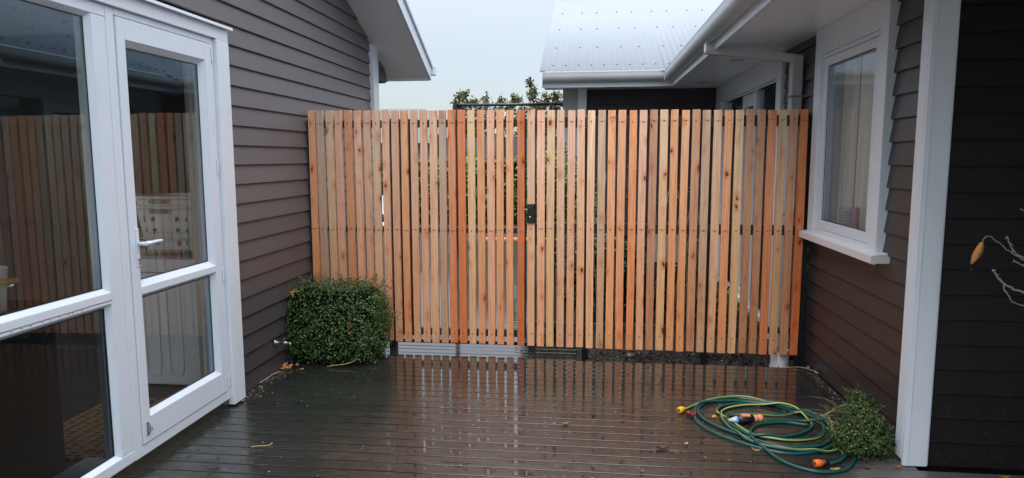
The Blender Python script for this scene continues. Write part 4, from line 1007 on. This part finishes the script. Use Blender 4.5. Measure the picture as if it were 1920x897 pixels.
# pergola / frame beyond the gate
pg = thing('pergola_frame', 'dark steel frame with long top rail in front of the trees beyond the gate', 'frame', (-1.2, 10.2, -.25))
zc_ = 2.275
MB().tube([(-2.0, 10.2, zc_), (-.25, 10.2, zc_+.0)], .022, 8).build('top_rail', BLACKS, pg)
MB().box(-2.03, -1.975, 10.17, 10.23, -.25, zc_+.03).build('post', BLACKS, pg)
MB().box(-.60, -.55, 10.17, 10.23, -.25, zc_).build('post', BLACKS, pg)
MB().tube([(-1.98, 10.2, zc_-.02), (-1.75, 10.5, zc_-.25)], .012, 6).build('brace', BLACKS, pg)
MB().tube([(-2.0, 10.2, zc_), (-2.0, 12.0, zc_)], .022, 8).build('side_rail', BLACKS, pg)
sc_mat = plain('shade_cloth', (.09, .11, .13), .8, 0, .4, 50, .4)
scr_ = thing('garden_screen', 'dark grey garden screen standing behind the hedge beyond the gate', 'screen', (-1.6, 19.0, -.25))
MB().box(-4.2, -.9, 19.0, 19.03, .5, 2.05).build('shade_cloth', sc_mat, scr_)
MB().box(-4.25, -4.2, 18.99, 19.04, -.25, 2.15).build('post', BLACKS, scr_); MB().box(-2.4, -2.35, 18.97, 19.0, -.25, 2.15).build('post', BLACKS, scr_); MB().box(-.9, -.85, 18.99, 19.04, -.25, 2.15).build('post', BLACKS, scr_)

# neighbour's building far left, beyond the hedge
nb_ = thing('shed', 'grey shed with grey metal roof beyond the hedge at the far left', 'shed', (-7, 22, -.25))
MB().box(-11, -3.6, 21, 25, -.25, 1.95).build('wall', plain('shed_wall_paint', (.16, .165, .17), .6), nb_)
m = MB(); m.add([(-11.3, 20.7, 1.95), (-3.3, 20.7, 1.95), (-5.6, 23, 3.15), (-11.3, 23, 3.15), (-3.3, 25.3, 1.95), (-11.3, 25.3, 1.95)], [(0, 1, 2, 3), (3, 2, 4, 5), (1, 4, 2), (0, 5, 4, 1)])
m.build('roof', plain('grey_roof', (.12, .128, .14), .5, 0, .08, 4, .1), nb_)
# white boards leaning in the bed
wp = boxo('white_board', WHITE, None, .565, .775, 5.98, 6.01, .60, .86); wp.rotation_euler = (.25, 0, 0); tag(wp, 'white board leaning in the garden bed behind the right fence panel', 'board')
bn = thing('garden_bench', 'low white slatted bench beyond the left battens of the gate', 'bench', (-2.7, 10.5, -.25))
MB().box(-3.7, -2.74, 10.3, 10.7, .42, .47).build('seat', WHITE, bn); 
for x in (-3.65, -2.82): MB().box(x, x+.06, 10.32, 10.68, -.25, .42).build('leg', WHITE, bn)
MB().box(-3.7, -2.74, 10.68, 10.72, .6, .9).build('backrest', WHITE, bn)

# ================================================================== HOSE
HA = [(0.571, 4.024), (0.711, 4.181), (0.842, 4.268), (0.972, 4.296), (1.08, 4.232), (1.167, 4.131), (1.25, 4.035), (1.305, 3.913), (1.325, 3.786), (1.296, 3.678), (1.212, 3.578), (1.105, 3.539), (1.01, 3.54), (0.935, 3.576), (0.87, 3.632), (0.791, 3.701), (0.712, 3.792), (0.661, 3.892), (0.65, 4.002), (0.692, 4.112), (0.794, 4.217), (0.933, 4.259), (1.072, 4.197), (1.162, 4.109), (1.26, 3.996), (1.322, 3.858), (1.335, 3.716), (1.284, 3.602), (1.191, 3.513), (1.082, 3.462), (0.988, 3.46), (0.903, 3.497), (0.814, 3.56), (0.725, 3.642), (0.66, 3.732), (0.621, 3.839), (0.624, 3.948), (0.666, 4.088), (0.779, 4.177), (0.922, 4.208), (1.067, 4.174), (1.19, 4.08), (1.284, 3.959), (1.302, 3.819), (1.244, 3.698), (1.149, 3.645), (1.054, 3.632), (0.973, 3.652), (0.907, 3.679), (0.858, 3.762), (0.823, 3.861), (0.79, 3.94), (0.764, 4.013), (0.811, 4.104), (0.928, 4.164), (1.064, 4.163), (1.199, 4.113), (1.269, 4.027), (1.313, 3.895), (1.326, 3.768), (1.319, 3.63), (1.297, 3.548), (1.216, 3.492), (1.111, 3.496), (1.003, 3.516), (0.904, 3.553), (0.836, 3.628), (0.796, 3.729), (0.772, 3.856), (0.774, 3.964), (0.835, 4.074), (0.984, 4.144), (1.129, 4.127), (1.219, 4.052), (1.26, 3.927), (1.245, 3.831), (1.161, 3.732), (1.051, 3.672), (0.954, 3.655), (0.879, 3.676), (0.83, 3.759), (0.797, 3.839), (0.799, 3.913), (0.846, 3.978), (0.952, 4.001), (1.094, 3.992), (1.265, 4.015), (1.344, 3.927), (1.366, 3.808), (1.377, 3.704), (1.369, 3.555), (1.317, 3.413), (1.235, 3.299), (1.128, 3.26), (1.042, 3.284), (0.97, 3.347), (0.919, 3.46), (0.881, 3.567), (0.877, 3.667), (0.912, 3.777), (0.973, 3.843), (1.049, 3.87), (1.125, 3.882), (1.23, 3.85)]
HB = [(0.998, 3.891), (1.109, 3.911), (1.226, 3.904), (1.304, 3.865), (1.341, 3.814), (1.375, 3.756), (1.385, 3.671)]
HC = [(1.183, 3.356), (1.237, 3.39), (1.29, 3.455), (1.337, 3.536)]
HR = .0082
hs = thing('garden_hose', 'coiled green garden hose with yellow stripes lying on the wet deck', 'hose', (1.0, 3.8, 0))
allp = []
def lay(path, k=7):
    P = np.array(smooth_path([(x, y) for x, y in path], k)); n = len(P)
    s = np.concatenate([[0], np.cumsum(np.linalg.norm(np.diff(P, axis=0), axis=1))]); Z = np.full(n, HR)
    old = np.array(allp) if allp else np.zeros((0, 3))
    for i in range(n):
        z = HR
        if len(old):
            d = np.hypot(old[:, 0]-P[i, 0], old[:, 1]-P[i, 1]); c = d < 1.7*HR
            if c.any(): z = max(z, (old[c, 2]+np.sqrt(np.maximum(0, (1.9*HR)**2-d[c]**2))).max())
        m = (s[:i] < s[i]-.12)
        if m.any():
            d = np.hypot(P[:i][m, 0]-P[i, 0], P[:i][m, 1]-P[i, 1]); c = d < 1.7*HR
            if c.any(): z = max(z, (Z[:i][m][c]+np.sqrt(np.maximum(0, (1.9*HR)**2-d[c]**2))).max())
        Z[i] = min(z, HR*7)
    for _ in range(3): Zs = Z.copy(); Zs[1:-1] = np.maximum(Z[1:-1], (Z[:-2]+Z[1:-1]+Z[2:])/3); Z = Zs
    Z = np.convolve(np.pad(Z, 2, mode='edge'), np.ones(5)/5, 'valid')
    Q = [(P[i, 0], P[i, 1], Z[i]) for i in range(n)]; allp.extend(Q); return Q
stp = [0, 1, 1, 0, 0, 0, 0, 0, 0, 0, 0, 0]
MB().tube(lay(HA), HR, 12, stripes=stp, twist=.012).build('tube', [HOSEG, HOSEY], hs)
MB().tube(lay(HB), HR, 12, stripes=[0]*12).build('tube', [HOSEG, HOSEY], hs)
MB().tube(lay(HC), HR, 12, stripes=[0]*12).build('tube', [HOSEG, HOSEY], hs)
def connector(mat, p, ax, r, name, extra=None):
    MB().lathe([(.008, .0), (r*.8, .0), (r, .003), (r, .030), (r*.8, .036), (.012, .040), (.0095, .052)], p, 20, ax=ax).build(name, mat, hs)
    MB().lathe([(0, .0015), (r*.72, .0012)], p, 16, ax=ax).build('connector_bore', SEAL, hs)
connector(YELP, (.535, 3.972, .020), (.75, .66, 0), .0185, 'yellow_connector')
connector(ORAP, (1.10, 3.322, .021), (.95, .28, 0), .0185, 'orange_connector')
MB().lathe([(.012, 0), (.017, .004), (.016, .03), (.012, .034)], (1.142, 3.335, .021), 16, ax=(.93, .36, 0)).build('connector_nut', BLACKP, hs)
nz_ = thing('spray_nozzle', 'black and salmon pink spray nozzle with pale blue tip lying inside the hose coil', 'nozzle', (.90, 3.87, 0))
a0 = np.array((.795, 3.832, .026)); da = np.array((.205, .060, .0)); da /= np.linalg.norm(da)
def nl(name, mat, s, prof, n=18): MB().lathe(prof, tuple(a0+da*s), n, ax=tuple(da)).build(name, mat, nz_)
nl('tip', GREYPL, 0, [(0, 0), (.007, 0), (.007, .012), (.011, .014), (.014, .02), (.014, .034), (.017, .036)])
nl('collar', BLUP, .036, [(.017, 0), (.021, .002), (.021, .012), (.018, .014)])
nl('body', BLACKP, .050, [(.018, 0), (.026, .006), (.027, .05), (.024, .085), (.017, .10)])
nl('grip', SALM, .148, [(.017, 0), (.020, .004), (.020, .022), (.017, .026), (.017, .03), (.021, .034), (.021, .05), (.012, .056)])
MB().box(.865, .915, 3.838, 3.868, .045, .056).build('trigger', SALM, nz_, .004)
rc = thing('hose_fitting', 'dark red plastic fitting lying just right of the yellow hose end', 'hose fitting', (.59, 3.94, 0))
MB().lathe([(0, 0), (.010, 0), (.014, .006), (.014, .024), (.010, .028), (.009, .05), (.013, .052), (.012, .06), (0, .06)], (.575, 3.955, .015), 14, ax=(.9, -.35, 0)).build('body', REDP, rc)
MB().box(.595, .62, 3.91, 3.945, .006, .022).build('lever', REDP, rc, .003)

# ================================================================== LEAVES, TWIGS, DEBRIS
def dead_leaf(x, y, ln, wd, ang, curl, col, label, name='fallen_leaf', z=.001):
    m = MB(); n = 7; vs = []
    for i in range(n):
        t = i/(n-1); w = wd*math.sin(math.pi*(t*.9+.05))**.8*(1+.18*math.sin(i*2.3)); s = (t-.5)*ln
        for q in (-1, 0, 1): vs.append((s, q*w*.5, curl*(abs(q)*.9+(2*t-1)**2*.8)+.001+.002*random.random()))
    c, s_ = math.cos(ang), math.sin(ang); vs = [(x+a*c-b*s_, y+a*s_+b*c, z+h) for a, b, h in vs]
    fs = []
    for i in range(n-1):
        for q in (0, 1): fs.append((i*3+q, i*3+q+1, (i+1)*3+q+1, (i+1)*3+q))
    m.add(vs, fs, 0, True); o = m.build(name, leafmat('leaf_'+str(len(bpy.data.materials)), col))
    s = o.modifiers.new('t', 'SOLIDIFY'); s.thickness = .0006
    return tag(o, label, 'leaf')
dead_leaf(-.122, 3.73, .045, .02, .4, .008, (.34, .15, .08), 'small reddish leaf on the deck near the middle of the reflection')
dead_leaf(.388, 3.456, .065, .018, .1, .010, (.06, .035, .03), 'dark brown curled leaf lying alone on the deck boards')
dead_leaf(.516, 3.52, .030, .022, .7, .008, (.42, .19, .09), 'small orange leaf on the deck left of the hose coil')
dead_leaf(.716, 3.859, .035, .026, 1.0, .012, (.45, .21, .06), 'orange brown leaf caught in the left side of the hose coil', z=.02)
dead_leaf(.858, 3.469, .045, .020, -.5, .012, (.30, .16, .08), 'crumpled brown leaf below the hose coil')
dead_leaf(1.556, 4.93, .040, .020, 1.3, .014, (.42, .20, .08), 'upright orange leaf at the foot of the right wall near the pipe')
dead_leaf(1.575, 4.82, .045, .016, 1.8, .014, (.42, .24, .13), 'pale brown leaf on a twig at the foot of the right wall')
dead_leaf(1.19, 3.30, .055, .018, .3, .006, (.48, .27, .08), 'yellow brown leaf beside the orange hose connector')
dead_leaf(1.345, 3.33, .03, .02, 1.1, .010, (.14, .04, .02), 'dark red leaf at the near right edge of the hose')
dead_leaf(1.50, 3.36, .035, .012, .3, .006, (.40, .16, .07), 'thin orange leaf between the small shrub and the white post')
dead_leaf(1.95, 3.30, .05, .014, .0, .006, (.55, .28, .07), 'orange leaf on the deck at the foot of the black wall')
PILE = ['brightest orange leaf in the middle of the pile beside the clipped shrub', 'orange leaf behind the brightest one in the pile beside the clipped shrub', 'tan leaf at the back left of the pile beside the clipped shrub',
        'orange leaf at the right front of the pile beside the clipped shrub', 'pale tan leaf nearest the camera in the pile beside the clipped shrub', 'yellowish leaf farthest back against the left wall in the leaf pile', 'dull brown leaf tucked under the right edge of the clipped shrub leaf pile']
for i, (dx, dy, a, c_) in enumerate(((0, 0, .3, (.62, .22, .05)), (.03, .03, 1.3, (.58, .28, .10)), (-.02, .035, 2.2, (.52, .27, .14)), (.035, -.02, .0, (.60, .26, .08)), (.0, -.035, 1.0, (.50, .26, .13)), (-.035, .06, .6, (.55, .33, .14)), (.075, .05, 1.9, (.34, .17, .09)))):
    o = dead_leaf(-2.155+dx*.9, 4.555+dy, .045, .026, a, .014, c_, PILE[i]); o['group'] = 'orange leaves piled beside the clipped shrub'
dead_leaf(-2.02, 4.53, .03, .02, .5, .008, (.50, .33, .22), 'pale brown leaf just right of the orange leaf pile')
dead_leaf(-2.12, 3.88, .03, .014, .5, .010, (.45, .20, .11), 'small reddish leaf below the bottom corner of the white door trim')
def twig(pts, r, mat, label, name='twig'): return tag(MB().tube(smooth_path(pts, 5), r, 5).build(name, mat), label, 'twig')
twig([(-1.74, 3.245, .005), (-1.71, 3.252, .008), (-1.68, 3.262, .006), (-1.655, 3.28, .004), (-1.65, 3.30, .008)], .0025, STRAW, 'short pale twig lying on the dark left part of the deck')
twig([(1.40, 4.94, .005), (1.47, 4.955, .008), (1.53, 4.935, .01), (1.57, 4.86, .012), (1.585, 4.80, .01)], .003, TWIG, 'brown twig at the foot of the right wall near the fence')
twig([(-2.16, 4.48, .006), (-2.17, 4.40, .01), (-2.175, 4.31, .006), (-2.18, 4.22, .008)], .004, TWIGP, 'dry stem with bits along the foot of the left wall')
db = MB()
for _ in range(420):
    x, y = rng.uniform(-2.05, 1.5), rng.uniform(2.5, 5.1)
    if rng.random() < .3: x = -2.17+abs(rng.normal(0, .05)); y = rng.uniform(3.95, 4.6)
    if rng.random() < .15: x = 1.575-abs(rng.normal(0, .03)); y = rng.uniform(3.8, 5.0)
    s = rng.uniform(.0012, .0036); a = rng.uniform(0, 6.28); e = rng.uniform(1, 2.6)
    c, q = math.cos(a)*s, math.sin(a)*s
    db.add([(x-c*e, y-q*e, .0012), (x+q, y-c, .0012), (x+c*e, y+q*e, .0012), (x-q, y+c, .0012), (x, y, .0012+s)], [(0, 1, 4), (1, 2, 4), (2, 3, 4), (3, 0, 4)])
stuff(tag(db.build('deck_debris', plain('debris', (.38, .33, .26), .8, 0, .5, 120, 0)), 'small pale crumbs and bits scattered on the deck', 'debris'))
# leaf litter and stones in the bed under the fence
lt = MB(); n = 1500
P = np.stack([rng.uniform(-.05, 1.55, n), rng.uniform(4.99, 5.6, n), -.085+rng.normal(0, .018, n)], 1); leaves(lt, P, np.tile((0, 0, 1.), (n, 1)), .045, .018)
for _ in range(60):
    x, y = rng.uniform(0, 1.5), rng.uniform(5.0, 5.4); a = rng.normal(0, .05, 2); lt.tube([(x, y, -.07), (x+a[0], y+a[1], -.05+rng.uniform(-.02, .04))], .0025, 4)
stuff(tag(lt.build('leaf_litter', m_leaf('litter', (.020, .014, .010), (.055, .038, .024), (.16, .13, .09), .6)), 'dark leaf litter in the narrow bed under the right fence panel', 'leaf litter'))
bed = MB(); nx, ny = 40, 30; vs = []
for j in range(ny):
    for i in range(nx):
        x = -.06+i*(1.66)/(nx-1); y = 4.97+j*3.2/(ny-1); vs.append((x, y, -.10+.02*math.sin(x*9+y*7)+rng.normal(0, .008)))
bed.add(vs, [(j*nx+i, j*nx+i+1, (j+1)*nx+i+1, (j+1)*nx+i) for j in range(ny-1) for i in range(nx-1)], 0, True)
structure(bed.build('garden_bed', SOIL))
def stone(x, y, z, r, label, mat):
    m = MB(); rg = []
    for a in np.linspace(.15, math.pi-.15, 7):
        rg.append([(x+r*1.25*math.sin(a)*math.cos(t)*(1+.12*math.sin(3*t+a*2)), y+r*math.sin(a)*math.sin(t), z+r*.7*math.cos(a)) for t in np.linspace(0, 2*math.pi, 12, endpoint=False)])
    m.sweep(None, rg, smooth=True); tag(m.build('stone', mat), label, 'stone')
STONE = plain('wet_stone', (.05, .05, .055), .3, 0, .4, 30, .3)
stone(.315, 5.10, .015, .032, 'dark rounded stone in the bed under the fence', STONE)

# bare twigs reaching in from the right
bs = thing('bare_shrub', 'nearly bare shrub with pale twigs and one orange leaf in front of the black wall', 'shrub', (2.1, 2.9, 0))
br = MB()
for pts, r in ((([(2.15, 2.92, .0), (2.12, 2.9, .5), (2.0, 2.9, .80), (1.86, 2.9, .93), (1.725, 2.9, .962), (1.655, 2.9, .992), (1.616, 2.9, 1.032), (1.598, 2.895, 1.05)]), .006),
               (([(1.655, 2.9, .992), (1.645, 2.9, .985), (1.665, 2.9, .95), (1.685, 2.9, .925), (1.73, 2.9, .905), (1.8, 2.9, .90)]), .0028),
               (([(2.12, 2.9, .5), (2.0, 2.9, 1.0), (1.83, 2.9, 1.06), (1.714, 2.9, 1.098), (1.665, 2.9, 1.14), (1.644, 2.9, 1.186)]), .0042),
               (([(1.83, 2.9, 1.06), (1.72, 2.9, 1.09), (1.66, 2.9, 1.125), (1.61, 2.9, 1.165), (1.575, 2.9, 1.186), (1.555, 2.9, 1.165)]), .0026),
               (([(2.0, 2.9, 1.0), (1.80, 2.9, 1.04), (1.70, 2.9, 1.075), (1.675, 2.9, 1.090)]), .004),
               (([(2.0, 2.9, 1.0), (1.9, 2.9, 1.2), (1.75, 2.9, 1.26), (1.685, 2.9, 1.295)]), .0036)):
    sp_ = smooth_path(pts, 5); rr = np.linspace(r*1.15, r*.5, len(sp_))*(1+.22*np.sin(np.arange(len(sp_))*1.7)); sp_ = [np.array(q)+rng.normal(0, .0016, 3) for q in sp_]; br.tube(sp_, list(rr), 6)
    for q in sp_[len(sp_)//2::3]: d_ = rng.normal(0, 1, 3); d_ /= np.linalg.norm(d_); br.tube([q, q+d_*rng.uniform(.006, .018)], [r*.6, r*.3], 5)
br.build('branch', TWIGP, bs)
m = MB(); vs = []; ln = .088
for i in range(8):
    t = i/7; w = .034*math.sin(math.pi*(t*.86+.06)); cxx = 1.553-.012*t-.016*t*t; zz = 1.163-ln*t
    for q in (-1, 0, 1): vs.append((cxx+q*w*.5, 2.897+abs(q)*.006-.004*q, zz+q*.004))
m.add(vs, [(i*3+q, i*3+q+1, (i+1)*3+q+1, (i+1)*3+q) for i in range(7) for q in (0, 1)], 0, True)
o = m.build('leaf', leafmat('orange_hanging_leaf', (.50, .22, .06)), bs); s = o.modifiers.new('t', 'SOLIDIFY'); s.thickness = .0008
